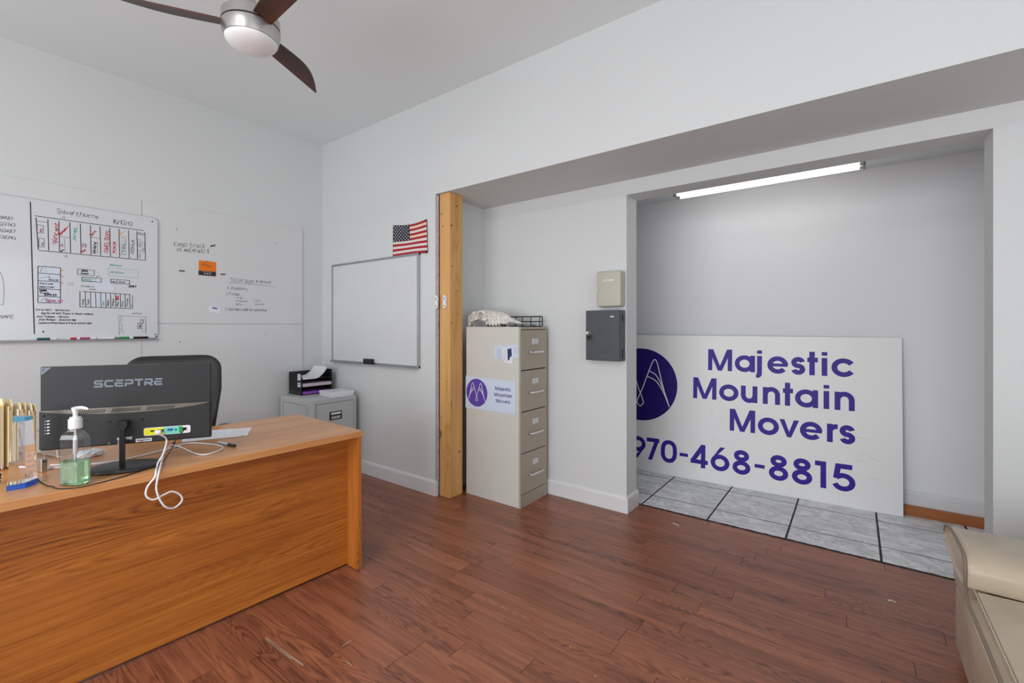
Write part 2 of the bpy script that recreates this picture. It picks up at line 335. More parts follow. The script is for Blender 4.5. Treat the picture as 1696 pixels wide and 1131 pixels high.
# ---- geometric sans (round letters, even stroke); cap height .18
lev = [0]
XH, CAP, SW = .135, .18, .0355
def glyph(ch, sw=SW):
    """returns width, strokes [(pts, closed)], polygons"""
    h = sw / 2; ry = (XH + .003 - sw) / 2; cy = XH / 2
    st, po = [], []
    if ch == 'M':
        W = .188; s_ = sw * .95
        po = [[(0, 0), (s_, 0), (s_, CAP), (0, CAP)], [(W - s_, 0), (W, 0), (W, CAP), (W - s_, CAP)],
              [(.004, CAP), (.040, CAP), (W / 2 + .016, 0), (W / 2 - .016, 0)], [(W - .004, CAP), (W - .040, CAP), (W / 2 - .016, 0), (W / 2 + .016, 0)]]
    elif ch == 'a': W = .150; st = [(arc(.073, cy, .073 - h, ry, 0, 360), 1), ([(W - h, 0), (W - h, XH)], 0)]
    elif ch == 'o': W = .148; st = [(arc(.074, cy, .074 - h, ry, 0, 360), 1)]
    elif ch == 'c': W = .142; st = [(arc(.074, cy, .074 - h, ry, 33, 327), 0)]
    elif ch == 'e': W = .144; st = [(arc(.072, cy, .072 - h, ry, -2, 322), 0)]; po = [[(.02, cy - .012), (W - .004, cy - .012), (W - .004, cy + .012), (.02, cy + .012)]]
    elif ch == 's':
        W = .093; q = (XH + .003 - sw) / 4; c1 = XH / 2 + q; c2 = XH / 2 - q
        st = [(arc(W / 2, c1, W / 2 - h, q, 12, 262, 18) + arc(W / 2, c2, W / 2 - h, q, 82, -168, 18), 0)]
    elif ch == 't': W = .068; st = [([(.031, 0), (.031, CAP)], 0), ([(0, XH - h), (W, XH - h)], 0)]
    elif ch == 'i': W = sw; st = [([(h, 0), (h, XH)], 0), ([(h, CAP - .027), (h, CAP)], 0)]
    elif ch == 'j': W = .036; st = [([(W - h, XH)] + [(W - h, -.005)] + arc(W - h - .018, -.008, .018, .018, 0, -90, 8) + [(-.006, -.026)], 0), ([(W - h, CAP - .027), (W - h, CAP)], 0)]
    elif ch == 'n': W = .121; st = [([(h, 0), (h, XH)], 0), ([(W - h, 0)] + arc(W / 2, XH - .0605, W / 2 - h, .0605 - h + .003, 0, 180, 20) + [(h, XH - .075)], 0)]
    elif ch == 'u': W = .121; st = [([(h, XH)] + arc(W / 2, .0605, W / 2 - h, .0605 - h + .003, 180, 360, 20) + [(W - h, .08)], 0), ([(W - h, 0), (W - h, XH)], 0)]
    elif ch == 'r': W = .066; st = [([(h, 0), (h, XH)], 0), ([(W, XH - h + .001)] + arc(.060, XH - .055, .060 - h, .055 - h + .001, 92, 175, 8), 0)]
    elif ch == 'v':
        W = .131; k = .034
        po = [[(0, XH), (k, XH), (W / 2 + .014, 0), (W / 2 - .014, 0)], [(W, XH), (W - k, XH), (W / 2 - .014, 0), (W / 2 + .014, 0)]]
    else:
        D = .197
        if ch == '0': W = .141; st = [(arc(W / 2, D / 2, W / 2 - h, D / 2 - h, 0, 360, 40, 2.5), 1)]
        elif ch == '1': W = .070; st = [([(W - h, 0), (W - h, D)], 0), ([(0, D - h), (W - h, D - h)], 0)]
        elif ch == '4': W = .140; st = [([(W - .038, 0), (W - .038, D)], 0), ([(0, .05), (W, .05)], 0)]; po = [[(0, .036), (.004, .066), (W - .055, D), (W - .024, D), (W - .024, D - .02), (.036, .05)]]
        elif ch == '5':
            W = .143; st = [([(.034, D - h), (W - .018, D - h)], 0), ([(.043, D - .002), (.028, .088)], 0), ([(.028, .092)] + arc(.072, .0655, .0715 - h, .0655 - h, 135, -160, 26), 0)]
        elif ch == '6': W = .146; st = [(arc(W / 2, .068, W / 2 - h, .068 - h, 0, 360), 1)]; po = [[(.008, .094), (.034, .108), (.112, D), (.074, D)]]
        elif ch == '9': W = .146; st = [(arc(W / 2, D - .068, W / 2 - h, .068 - h, 0, 360), 1)]; po = [[(W - .008, D - .094), (W - .034, D - .108), (W - .112, 0), (W - .074, 0)]]
        elif ch == '7': W = .115; st = [([(0, D - h), (W, D - h)], 0)]; po = [[(W - .036, D - .01), (W, D - .01), (.052, 0), (.016, 0)]]
        elif ch == '8': W = .132; st = [(arc(W / 2, .056, W / 2 - h, .056 - h, 0, 360), 1), (arc(W / 2, D - .047, .056 - h, .047 - h, 0, 360), 1)]
        elif ch == '-': W = .071; po = [[(0, .075), (W, .075), (W, .103), (0, .103)]]
        else: W = .05
    return W, st, po
def lift(mp, h):
    o_ = Vector(mp(0, 0)); n_ = (Vector(mp(1, 0)) - o_).cross(Vector(mp(0, 1)) - o_)
    if n_.length < 1e-6: return mp
    n_ = n_.normalized() * h
    return lambda u, v: tuple(Vector(mp(u, v)) + n_)
def put_glyph(mb, ch, x, y, k, mp0):
    W, st, po = glyph(ch); q = [0]
    mp = mp0
    f = lambda u, v: mp(x + u * k, y + v * k)
    for pts, cl in st:
        q[0] += 1; mp = lift(mp0, 3e-5 * q[0])
        if cl: pts = pts[:-1]
        ribbon(mb, [(u * 1.0, v) for u, v in pts], SW, f, bool(cl))
    for p in po:
        q[0] += 1; mp = lift(mp0, 3e-5 * q[0]); mb.poly([f(u, v) for u, v in p])
    return W * k
def sans_line(mb, text, x, y, cap, mp, align='l'):
    k = cap / CAP; gap = {'M': .02}
    ws = [glyph(c)[0] + .022 for c in text]; tot = (sum(ws) - .022) * k
    if align == 'r': x -= tot
    if align == 'c': x -= tot / 2
    for c, w_ in zip(text, ws): put_glyph(mb, c, x, y, k, mp); x += w_ * k
def logo(disc, line, cx, cy, r, mp, mpl, lw):
    disc.poly([mp(cx + r * math.cos(R(a)), cy + r * math.sin(R(a))) for a in range(0, 360, 5)])
    def L_(pts, n=8):
        lev[0] = lev[0] % 9 + 1
        q = spline([(cx + a * r, cy + b * r, 0) for a, b in pts], n); ribbon(line, [(v.x, v.y) for v in q], lw, lift(mpl, 3e-5 * lev[0]))
    for s_ in (-1, 1):
        L_([(s_ * .80, -.56), (s_ * .66, -.16), (s_ * .52, .36), (s_ * .45, .62), (s_ * .385, .70), (s_ * .32, .62), (s_ * .2, .3), (s_ * .06, -.1), (0, -.24), (-s_ * .07, -.42), (-s_ * .085, -.52), (0, -.61)])
        L_([(s_ * .76, -.44), (s_ * .60, -.02), (s_ * .42, .28), (s_ * .23, .38)])
        L_([(s_ * .80, -.56), (s_ * .62, -.15), (s_ * .42, .12), (s_ * .17, .235)])
# ---- pen writing: single-stroke alphabet on a 0-4 x 0-9 grid (baseline 2, x-height 6, cap 8)
G = {
 'A': '022842 1535', 'B': '0208 082837362505 254443322202', 'C': '472818060413224243', 'D': '0208 0828464422' '02', 'E': '48080242 0535', 'F': '480802 0535',
 'G': '47281806041322424535', 'H': '0208 4248 0545', 'I': '2228', 'J': '3834231203', 'K': '0208 480542', 'L': '080232', 'M': '0208254842', 'N': '02084248', 'O': '281806041322424446372' '8',
 'P': '0208284736250' '5', 'R': '0208284736250' '5 2542', 'S': '47281807154544322203', 'T': '0848 2822', 'U': '0803224348', 'V': '082248', 'W': '0812253248', 'Y': '082548 2522', 'Z': '08480242',
 'a': '36160413223336 3642', 'b': '0802 0516364533220' '2', 'c': '36160413224' '2', 'd': '3832 36160413223' '3', 'e': '043435260514223' '2', 'f': '3827172' '2 0535', 'g': '3616041333 36311001',
 'h': '0802 0516364' '542', 'i': '1612 1818', 'j': '26211001', 'k': '0802 360432', 'l': '1812', 'm': '0602 0516252' '2 253645' '42', 'n': '0602 0516364' '542', 'o': '16050313334536' '16', 'p': '0600 0616364533220' '3',
 'q': '3630 3616041333', 'r': '0602 04162636', 's': '36160514333' '2120' '2', 't': '1813224' '2 0636', 'u': '06031232' '36 3632', 'v': '062246', 'w': '0612243246', 'x': '0632 3602', 'y': '061424 363110', 'z': '06360232',
 '0': '281806041322424446372' '8', '1': '182' '22' '8 22', '2': '0718384645020242', '3': '083845344332' '1203', '4': '3238043' '4 0444', '5': '48080535443' '32203', '6': '38160413324335' '14', '7': '084822', '8': '2517284735' '1403224335', '9': '4526170' '5244' '537' '32',
 '.': '1213', '-': '1535', '/': '0138', '!': '1814 1213', '#': '1218 3238 0446 0345', '*': '2327 0644 4604', '\'': '1817', '$': '47281615444322' '03 2921', ',': '1211', ':': '1213 1516',
}
def pen(mb, text, x, y, h, mp, wd=.0022, slant=.12, jit=.15, ang=0, adv=.92, fix=None):
    wd *= 1.2
    k = h / 6; ca, sa = math.cos(ang), math.sin(ang); cx = 0; rnd = random.Random(hash_(text) + int(x * 1000))
    for ch in text:
        g = G.get(ch)
        if ch == ' ' or g is None: cx += 2.6 * k; continue
        jy = rnd.uniform(-.35, .35) * k; sc_ = 1 + rnd.uniform(-.1, .1)
        for stt in g.split():
            pts = []
            for i in range(0, len(stt) - 1, 2):
                px = int(stt[i]) + rnd.uniform(-jit, jit); py = int(stt[i + 1]) - 2 + rnd.uniform(-jit, jit)
                u = cx + (px + py * slant) * k * sc_ * adv; v = py * k * sc_ + jy
                pts.append((x + u * ca - v * sa, y + u * sa + v * ca))
            if len(pts) > 2:
                q = spline([(a, b, 0) for a, b in pts], 3); pts = [(v.x, v.y) for v in q]
            lev[0] = lev[0] % 9 + 1; ribbon(mb, pts, wd, lift(mp, 2e-5 * lev[0]))
        wch = max(int(stt[i]) for stt in g.split() for i in range(0, len(stt) - 1, 2))
        cx += (wch + 1.25) * k * adv * sc_
def hash_(t): return sum((i + 3) * ord(c) for i, c in enumerate(t))

# ================================================================== SETTING
YB, YW, YA, ZC, XA = 2.5015, 3.0785, 4.268, 3.112, -4.226
ZH = 2.357      # underside of the header
XR = 3.0; YF = -3.2
mb = MB(); mb.box(XA, XR + .1, YF, 3.286, -.06, -.004); floor = struct(mb.build('floor', M['gap']), 'reddish brown wood plank floor of the room')
PW = .0985; PL = .915; GAPW = .0009
pm = {}
def plank_mesh(w_, l_):
    k = (round(w_, 3), round(l_, 3))
    if k not in pm:
        b = MB(); b.box(-l_ / 2 + GAPW, l_ / 2 - GAPW, -w_ / 2 + GAPW / 2, w_ / 2 - GAPW / 2, -.006, 0)
        me = bpy.data.meshes.new('plank'); b.bm.to_mesh(me); b.bm.free(); me.materials.append(M['plank']); pm[k] = me
    return pm[k]
rest = MB(); row = 0; y = 3.282
rndp = random.Random(4)
while y > YF:
    off = rndp.uniform(0, PL); x = XA - off; w_ = min(PW, y - YF)
    while x < XR:
        x0, x1 = max(x, XA + .004), min(x + PL, XR)
        if x1 - x0 > .03:
            if y > .30 and x0 < 1.3:
                l_ = round(x1 - x0, 2) if (x1 - x0) < PL - .001 else PL
                o = bpy.data.objects.new('plank', plank_mesh(w_, l_)); C.objects.link(o); o.parent = floor
                o.location = ((x0 + x1) / 2, y - w_ / 2, rndp.uniform(-.0002, .0002))
            else: rest.box(x0 + GAPW, x1 - GAPW, y - w_ + GAPW / 2, y - GAPW / 2, -.006, 0)
        x += PL
    y -= w_; row += 1
o = rest.build('planks', M['plank'], floor); o['kind'] = 'stuff'
# alcove tiles
mb = MB(); mb.box(-2.6, .95, 3.286, YA, -.06, -.0010); fl2 = struct(mb.build('floor', M['grout']), 'grey stone-look tiled floor of the alcove')
gx = [-2.6, -2.195, -1.732, -1.268, -.808, -.344, .122, .585, .95]; gy = [3.300, 3.527, 3.985, YA]
for i in range(len(gx) - 1):
    for j in range(len(gy) - 1):
        g1 = .0055; g2 = .0052
        b = MB(); x0, x1, y0, y1 = gx[i] + g1, gx[i + 1] - g1, gy[j] + g2, gy[j + 1] - g2
        b.box(-(x1 - x0) / 2, (x1 - x0) / 2, -(y1 - y0) / 2, (y1 - y0) / 2, -.008, 0, .0012, 1)
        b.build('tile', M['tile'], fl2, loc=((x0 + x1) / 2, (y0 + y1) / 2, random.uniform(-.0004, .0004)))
# ragged dark joint between the planks and the tiles
mb = MB()
n = 90
for i in range(n):
    x0 = -1.31 + i * 1.86 / n; mb.box(x0, x0 + 1.86 / n, 3.279 + random.uniform(-.004, .003), 3.302 + random.uniform(-.004, .002), -.004, .0012 + random.uniform(0, .0012))
struct(mb.build('trim_1', mat('joint_filler', (64, 52, 48), .95, bump=.5, bscale=300, var=.5, vscale=90)), 'dark ragged joint where wood planks meet tiles')
mb = MB(); mb.box(XA - .15, XR + .15, YF - .15, YW + .18, ZC, ZC + .1); struct(mb.build('ceiling', M['ceil']), 'pale grey painted ceiling')
mb = MB(); mb.box(XA - .15, XA, YF - .15, YB + .15, -.06, ZC); struct(mb.build('wall_left', M['wall']), 'left wall carrying the large whiteboard')
mb = MB(); mb.box(XA, -2.622, YB, YW + .17, -.06, ZC); struct(mb.build('wall_back', M['wall']), 'back wall carrying the flag and small whiteboard')
mb = MB(); mb.box(-2.622, XR, YB, YW, ZH, ZC); struct(mb.build('wall_header', M['wall']), 'deep overhead header spanning the wall recess')
mb = MB()
mb.box(-2.622, -1.293, YW, 3.262, -.06, ZC); mb.box(.522, XR, YW, 3.262, -.06, ZC); mb.box(-1.293, .522, YW, 3.262, 2.254, ZC)
struct(mb.build('wall_recess', M['wall']), 'recessed wall with the wide alcove opening')
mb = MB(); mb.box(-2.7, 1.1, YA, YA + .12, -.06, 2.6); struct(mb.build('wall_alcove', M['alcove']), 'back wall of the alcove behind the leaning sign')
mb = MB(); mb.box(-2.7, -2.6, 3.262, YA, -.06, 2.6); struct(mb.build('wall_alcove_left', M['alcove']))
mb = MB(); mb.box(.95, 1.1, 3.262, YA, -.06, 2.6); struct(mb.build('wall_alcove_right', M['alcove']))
mb = MB(); mb.box(-2.7, 1.1, 3.262, YA + .12, 2.487, 2.6); struct(mb.build('ceiling', M['ceil']), 'low ceiling of the alcove')
# room side behind the camera, with its shopfront windows and an added side window
def wall_open(name, axis, p0, p1, a0, a1, holes, z1):
    m_ = MB(); a = a0
    def bx(u0, u1, z0, zz):
        if axis == 'Y': m_.box(u0, u1, p0, p1, z0, zz)
        else: m_.box(p0, p1, u0, u1, z0, zz)
    for (h0, h1, hz0, hz1) in holes:
        bx(a, h0, -.06, z1); bx(h0, h1, -.06, hz0); bx(h0, h1, hz1, z1); a = h1
    bx(a, a1, -.06, z1); return struct(m_.build(name, M['wall']))
wall_open('wall_front', 'Y', YF - .15, YF, XA - .15, XR + .15, [(-3.1, 1.3, .35, 2.65)], ZC)
wall_open('wall_right', 'X', XR, XR + .15, YF - .15, YW + .18, [(-1.9, 1.5, .35, 2.6)], ZC)
for nm, ax in (('window_1', 0), ('added_window', 1)):
    f = MB(); u0, u1, z0, z1 = ((-3.1, 1.3, .35, 2.65), (-1.9, 1.5, .35, 2.6))[ax]; q = (YF - .1, XR + .1)[ax]
    us = [u0 + (u1 - u0) * k / 3 for k in range(4)]
    for u in us:
        a = max(u0, u - .03); c_ = min(u1, u + .03)
        f.box(*((a, c_, q - .03, q + .03, z0, z1) if ax == 0 else (q - .03, q + .03, a, c_, z0, z1)))
    for z in (z0 + .03, z1 - .03):
        f.box(*((u0, u1, q - .03, q + .03, z - .03, z + .03) if ax == 0 else (q - .03, q + .03, u0, u1, z - .03, z + .03)))
    struct(f.build(nm, M['alu']))
# baseboards
def bb(nm, axis, q, dirn, a0, a1, h=.116, t=.015, lab=None):
    m_ = MB()
    prof = [(0, 0), (t, 0), (t, h - .018), (t * .8, h - .008), (t * .45, h), (0, h)]
    pts = [(q + dirn * u, v) for u, v in prof]
    if axis == 'X': m_.prism(pts, 'X', a0, a1)      # runs along X; pts are (y,z)
    else: m_.prism(pts, 'Y', a0, a1)                # runs along Y; pts are (x,z)
    o = m_.build(nm, M['base']); return struct(o, lab)
bb('baseboard_back', 'X', YB, -1, XA, -2.6225, lab='white baseboard under the small whiteboard')
mb = MB(); mb.prism([(-2.622, 0), (-2.606, 0), (-2.606, .098), (-2.612, .114), (-2.622, .116)], 'Y', YB - .015, YB + .014); struct(mb.build('trim_2', M['base']))
bb('baseboard_left', 'Y', XA, 1, YF, YB - .016)
bb('baseboard_recess_left', 'X', YW, -1, -2.62, -1.2935, lab='white baseboard beside the tall filing cabinet')
bb('baseboard_jamb', 'Y', -1.293, 1, YW - .015, 3.268, lab='baseboard end wrapped round the opening corner')
bb('baseboard_recess_right', 'X', YW, -1, .522, XR)
bb('baseboard_alcove', 'X', YA, -1, -2.6, .95, .165, .014, 'white baseboard at the back of the alcove')
mb = MB(); mb.box(-2.598, .948, YA - .045, YA - .0145, 0, .068, .002, 1); struct(mb.build('trim_3', M['strip']), 'orange-brown wood strip along the alcove back wall')
# corner bead along the drywall edge next to the post
mb = MB(); mb.box(-2.6215, -2.6125, YB + .001, YB + .016, .117, ZH); struct(mb.build('trim_4', M['bead']), 'metal corner bead on the drywall edge')
# torn drywall paper against the post
mb = MB()
for i in range(70):
    z0 = .12 + i * (ZH - .13) / 70; wv = random.uniform(.002, .0055)
    mb.box(-2.613, -2.6055 + wv, YB + .009, YB + .015, z0, z0 + (ZH - .13) / 70)
struct(mb.build('trim_5', mat('torn_paper_edge', (206, 186, 178), .9, var=.3, vscale=60)), 'ragged torn drywall paper edge by the post')

# panels screwed onto the left wall (children of one panelling piece)
pan = empty('wall_panelling', 'white hardboard sheets covering the lower left wall', 'wall panel', (XA, 0, 0)); 
PX = .012
def panel(y0, y1, z0, z1):
    b = MB(); b.box(0.0005, PX, y0 + .0012, y1 - .0012, z0 + .0012, z1 - .0012, .0012, 1); b.build('panel', M['panel'], pan)
ys = [-.165, 1.063, 2.292]
for y0, y1 in ((-1.394, -.165), (-.165, 1.063), (1.063, 2.292)):
    panel(y0, y1, 1.344, 2.262); panel(y0, y1, .12, 1.344)
b = MB()
for y_, z_ in ((1.279, 2.079), (2.039, 2.078), (1.3, 1.2), (2.1, .9), (1.95, 1.25)): b.cyl((PX, y_, z_), (PX + .002, y_, z_), .0045, seg=10)
b.build('screw_heads', M['inkg'], pan)

# ================================================================== POST
post = MB()
post.box(-.056, .056, -.07, .07, 0, ZH - .002, .003, 2)
o = post.build('timber_post', M['post'], loc=(-2.541, 2.592, 0)); tag(o, 'bare knotty yellow timber post between drywall edge and tall filing cabinet', 'post')
# dark knots set on the two visible faces
kn = MB()
for x_, z_ in ((-.035, 2.2), (-.02, 2.1), (-.005, .35), (.038, .34), (.03, .9), (-.03, .62)):
    kn.cyl((x_, -.0702, z_), (x_, -.0715, z_), random.uniform(.003, .006), seg=12)
for y_, z_ in ((.0, 2.26), (-.055, 2.1), (-.045, 1.79), (.01, 1.6), (.02, 1.42), (-.05, 1.35), (.03, .34), (0, 2.02)):
    kn.cyl((.0562, y_, z_), (.0575, y_, z_), random.uniform(.003, .008), seg=12)
kn.build('knots', mat('dark_knot', (96, 56, 30), .7), o)

def remote(x, y, label):
    r_ = empty('fan_remote', label, 'remote control', (x, y, 1.513))
    prof = []
    for a in range(0, 360, 12):
        z = .050 * math.sin(R(a)); k = .0185 - .004 * math.exp(-(z / .014) ** 2); prof.append((k * math.cos(R(a)) * (1 if abs(math.cos(R(a))) < .99 else 1) * 1.0, z))
    pts = []
    for i in range(40):
        a = 2 * math.pi * i / 40; z = .052 * math.sin(a); x_ = math.copysign(abs(math.cos(a)) ** .62, math.cos(a)) * (.019 - .005 * math.exp(-((z + .004) / .012) ** 2)); pts.append((x_, z))
    MB().prism(pts, 'Y', -.016, 0, .002).build('casing', M['white'], r_)
    g = MB(); g.cyl((0, -.0162, .024), (0, -.0175, .024), .010, seg=20); g.build('button_pad', mat('grey_keypad', (176, 184, 198), .5), r_)
    g = MB(); g.box(-.006, .006, -.0175, -.0162, -.034, -.028, .0008, 1); g.build('switch', M['blackm'], r_)
remote(-2.604, YB, 'white fan remote holder overlapping the drywall edge, left of its twin')
remote(-2.532, 2.521, 'white fan remote holder fixed on the timber post face')

# ================================================================== WHITEBOARD ON BACK WALL
wb = empty('whiteboard', 'silver-framed blank whiteboard under the flag on the back wall', 'whiteboard', (-3.412, YB, 1.45))
hw, hh = .608, .455
MB().box(-hw, hw, -.014, -.0005, -hh, hh).build('writing_surface', M['board'], wb)
f = MB()
for x_ in (-hw, hw): f.box(x_ - .009, x_ + .009, -.022, 0, -hh - .009, hh + .009, .002)
for z_ in (-hh, hh): f.box(-hw - .009, hw + .009, -.0222, 0, z_ - .009, z_ + .009, .002)
f.build('frame', M['alu'], wb)
MB().box(-hw + .01, hw - .01, -.05, -.021, -hh - .010, -hh - .004, .001).build('pen_tray', M['alu'], wb)
k_ = MB(); mpB = lambda u, v: (u, -.0145, v)
rr = random.Random(2)
for u, v, s_ in ((-.52, .25, 1), (-.3, .2, 1), (-.25, .05, 1), (-.22, -.06, 1), (-.05, .22, 1), (-.08, -.08, 1), (.22, -.06, 1.4), (-.25, -.2, 1), (.2, .3, .8), (-.52, -.02, 1)):
    pts = [(u + rr.uniform(-.03, .03) * s_, v + rr.uniform(-.03, .03) * s_) for _ in range(4)]
    ribbon(k_, pts, .0012, mpB)
ribbon(k_, [(-.6, -.13), (-.54, -.12), (-.44, -.105)], .002, mpB)
k_.build('erased_marks', mat('faint_marks', (186, 188, 194), .5), wb)
er = empty('whiteboard_eraser', 'black felt eraser on the tray of the blank whiteboard', 'eraser', (-3.43, YB - .037, .9895 + .0015))
MB().box(-.062, .062, -.012, .012, .012, .046, .004).build('handle', M['black'], er); MB().box(-.06, .06, -.011, .011, 0, .012, .002).build('felt', M['blackm'], er)
pn = MB(); pn.cyl((-.03, 0, 0), (.05, 0, 0), .005, seg=12); tag(pn.build('marker_pen', M['black'], loc=(-4.03, YB - .012, .992)), 'thin black marker poking out left of the blank whiteboard tray', 'marker')

# ================================================================== FLAG
fl = empty('american_flag', 'small red white and blue flag pinned above the blank whiteboard', 'flag', (0, YB, 0))
TL, TR, BR, BL = (-3.130, 2.180), (-2.716, 2.172), (-2.706, 1.906), (-3.134, 1.912)
def fp(u, v):   # u 0..1 left to right, v 0..1 top to bottom
    sag = -.018 * math.sin(math.pi * u) * (1 - v) + .006 * math.sin(math.pi * u) * v
    x = (TL[0] * (1 - u) + TR[0] * u) * (1 - v) + (BL[0] * (1 - u) + BR[0] * u) * v
    z = (TL[1] * (1 - u) + TR[1] * u) * (1 - v) + (BL[1] * (1 - u) + BR[1] * u) * v + sag
    return (x, -.006 - .004 * math.sin(u * 7 + v * 3) * math.sin(math.pi * u), z)
cols = [M['fred'], M['fwhite'], M['fcream'], M['fblue']]
b = MB(); NU, NV = 26, 26
gr = [[b.bm.verts.new(fp(i / NU, j / NV)) for i in range(NU + 1)] for j in range(NV + 1)]
for j in range(NV):
    for i in range(NU):
        fc = b.bm.faces.new((gr[j][i], gr[j + 1][i], gr[j + 1][i + 1], gr[j][i + 1])); sidx = j // 2
        fc.material_index = 3 if (i < 13 and sidx < 7) else (0 if sidx % 2 == 0 else (2 if sidx in (1, 5) and i >= 13 else 1)); fc.smooth = True
cl = b.build('cloth', cols, fl, smooth=True)
sm = cl.modifiers.new('thickness', 'SOLIDIFY'); sm.thickness = .0012; sm.offset = 0
st = MB()
for rrow in range(9):
    nst = 6 if rrow % 2 == 0 else 5
    for c_ in range(nst):
        u = .5 * ((.5 + c_) / 6 if nst == 6 else (1 + c_) / 6); v = 7 / 13 * (rrow + .7) / 9.4
        cx, cy, cz = fp(u, v); pts = []
        for k in range(10):
            a = R(90 + 36 * k); r_ = .0080 if k % 2 == 0 else .0036; pts.append((cx + r_ * math.cos(a), cy - .0022, cz + r_ * math.sin(a)))
        st.poly(pts)
st.build('stars', M['fwhite'], fl)
h_ = MB(); h_.tube([fp(1, t / 8) for t in range(9)], .002, 6); h_.tube([fp(t / 12, 1) for t in range(13)], .002, 6)
h_.build('hem', mat('frayed_hem', (70, 60, 56), .9), fl)
tk = MB(); tk.cyl(fp(.97, .02), (fp(.97, .02)[0], -.012, fp(.97, .02)[2]), .006, seg=10); tk.cyl(fp(.98, .98), (fp(.98, .98)[0], -.012, fp(.98, .98)[2]), .008, seg=10)
tk.build('tack', M['slot'], fl)

# ================================================================== TALL FILING CABINET
cb = empty('filing_cabinet', 'tall putty four-drawer filing cabinet standing beside the timber post', 'filing cabinet', (-2.2, 2.8615, 0))
x0, x1, y0, y1 = -.265, .262, -.178, .178
HT = 1.3195
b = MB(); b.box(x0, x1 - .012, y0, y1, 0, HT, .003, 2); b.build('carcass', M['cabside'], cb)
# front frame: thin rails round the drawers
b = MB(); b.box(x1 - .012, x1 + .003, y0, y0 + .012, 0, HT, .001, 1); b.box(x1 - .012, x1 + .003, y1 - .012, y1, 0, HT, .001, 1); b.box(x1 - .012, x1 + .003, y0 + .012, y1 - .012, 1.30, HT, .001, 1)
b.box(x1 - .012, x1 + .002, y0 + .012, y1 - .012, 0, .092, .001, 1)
b.build('face_frame', M['cabfront'], cb)
MB().box(x1 - .013, x1 - .009, y0 + .01, y1 - .01, .08, 1.305).build('shadow_gap', M['slot'], cb)
b = MB(); b.cyl((x1 + .002, 0.02, 1.309), (x1 + .005, .02, 1.309), .005, seg=14); b.build('lock_hole', M['cabfront'], cb)
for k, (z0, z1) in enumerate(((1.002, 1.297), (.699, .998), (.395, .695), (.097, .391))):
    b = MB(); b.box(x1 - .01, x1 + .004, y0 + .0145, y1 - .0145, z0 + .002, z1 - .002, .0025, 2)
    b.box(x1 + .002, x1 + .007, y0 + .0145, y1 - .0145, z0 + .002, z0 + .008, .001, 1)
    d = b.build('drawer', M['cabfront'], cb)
    zl, zh = z1 - .087, z1 - .166
    b = MB(); b.box(x1 + .004, x1 + .0065, -.03, .052, zl - .022, zl + .022, .001, 1); b.build('label_holder', M['nickel'], d)
    b = MB(); b.box(x1 + .0062, x1 + .0072, -.024, .046, zl - .015, zl + .016); b.build('label_card', M['paper'], d)
    b = MB(); mpd = lambda u, v: (x1 + .0078, u, v)
    for q_ in range(3): ribbon(b, [(-.018 + .006 * q_, zl + .008 - .008 * q_), (.030, zl + .008 - .008 * q_)], .0014, mpd)
    b.build('label_writing', M['inkg'], d)
    b = MB()
    b.box(x1 + .030, x1 + .036, -.083, .085, zh - .007, zh + .007, .0025, 2)
    b.box(x1 + .004, x1 + .034, -.083, -.068, zh - .007, zh + .007, .002, 2); b.box(x1 + .004, x1 + .034, .070, .085, zh - .007, zh + .007, .002, 2)
    b.build('handle', M['chrome'], d, smooth=True)
    b = MB(); b.cyl((x1 + .004, -.075, zh), (x1 + .02, -.075, zh), .012, seg=18); b.build('thumb_latch', M['chrome'], d, smooth=True)
# stickers and papers held on its side
sy = 2.6835 - .0006
stk = empty('vinyl_sticker', 'white moving company sticker with violet disc on the filing cabinet side', 'sticker', (-2.225, sy, .803))
MB().prism([(-.243, .130), (.246, .116), (.244, -.123), (-.246, -.125)], 'Y', -.0012, 0).build('backing', M['paleblue'], stk)
d1, l1 = MB(), MB(); mp1 = lambda u, v: (u, -.0018, v); mp2 = lambda u, v: (u, -.0023, v)
logo(d1, l1, -.128, .004, .108, mp1, mp2, .0042); d1.build('disc', M['violet'], stk); l1.build('mountain_line', M['paper'], stk)
t1 = MB()
for s_, z_ in (('Majestic', .040), ('Mountain', -.006), ('Movers', -.052)): sans_line(t1, s_, .132, z_, .027, mp1, 'c')
t1.build('lettering', M['violett'], stk)
fl3 = empty('pinned_notes', 'pale blue notes and dark card stuck near the top of the filing cabinet side', 'note', (-2.04, sy, 1.125))
MB().prism([(-.135, .044), (.088, .064), (.092, -.028), (-.128, -.048)], 'Y', -.0012, 0).build('note', M['paleblue'], fl3)
MB().prism([(-.058, .034), (.040, .030), (.036, -.078), (-.048, -.070)], 'Y', -.0024, -.0014).build('note', M['paper'], fl3)
b = MB(); b.poly([(-.012, -.0028, .03), (.026, -.0028, .036), (.030, -.0028, -.02), (.012, -.0028, -.03), (.008, -.0028, -.05), (-.008, -.0028, -.054)]); b.build('print', M['navy'], fl3)
b = MB(); mpn = lambda u, v: (u, -.0028, v)
for q_ in range(7):
    ribbon(b, [(-.115, .026 - q_ * .011), (-.070, .030 - q_ * .011)], .002, lambda u, v: (u, -.0016, v)); ribbon(b, [(-.045, .02 - q_ * .013), (-.022, .02 - q_ * .013)], .002, mpn)
    if q_ < 4: ribbon(b, [(.05, .04 - q_ * .012), (.08, .042 - q_ * .012)], .002, lambda u, v: (u, -.0016, v))
b.build('small_print', mat('pale_print', (120, 140, 180), .6), fl3)
b = MB(); b.prism([(-.02, .02), (.018, .018), (.02, -.018), (-.018, -.02)], 'Y', -.001, 0)
tag(b.build('clear_tape', mat('frosted_tape', (216, 214, 206), .25), loc=(-2.44, sy, 1.16)), 'scrap of yellowed tape on the filing cabinet side near the post', 'tape')

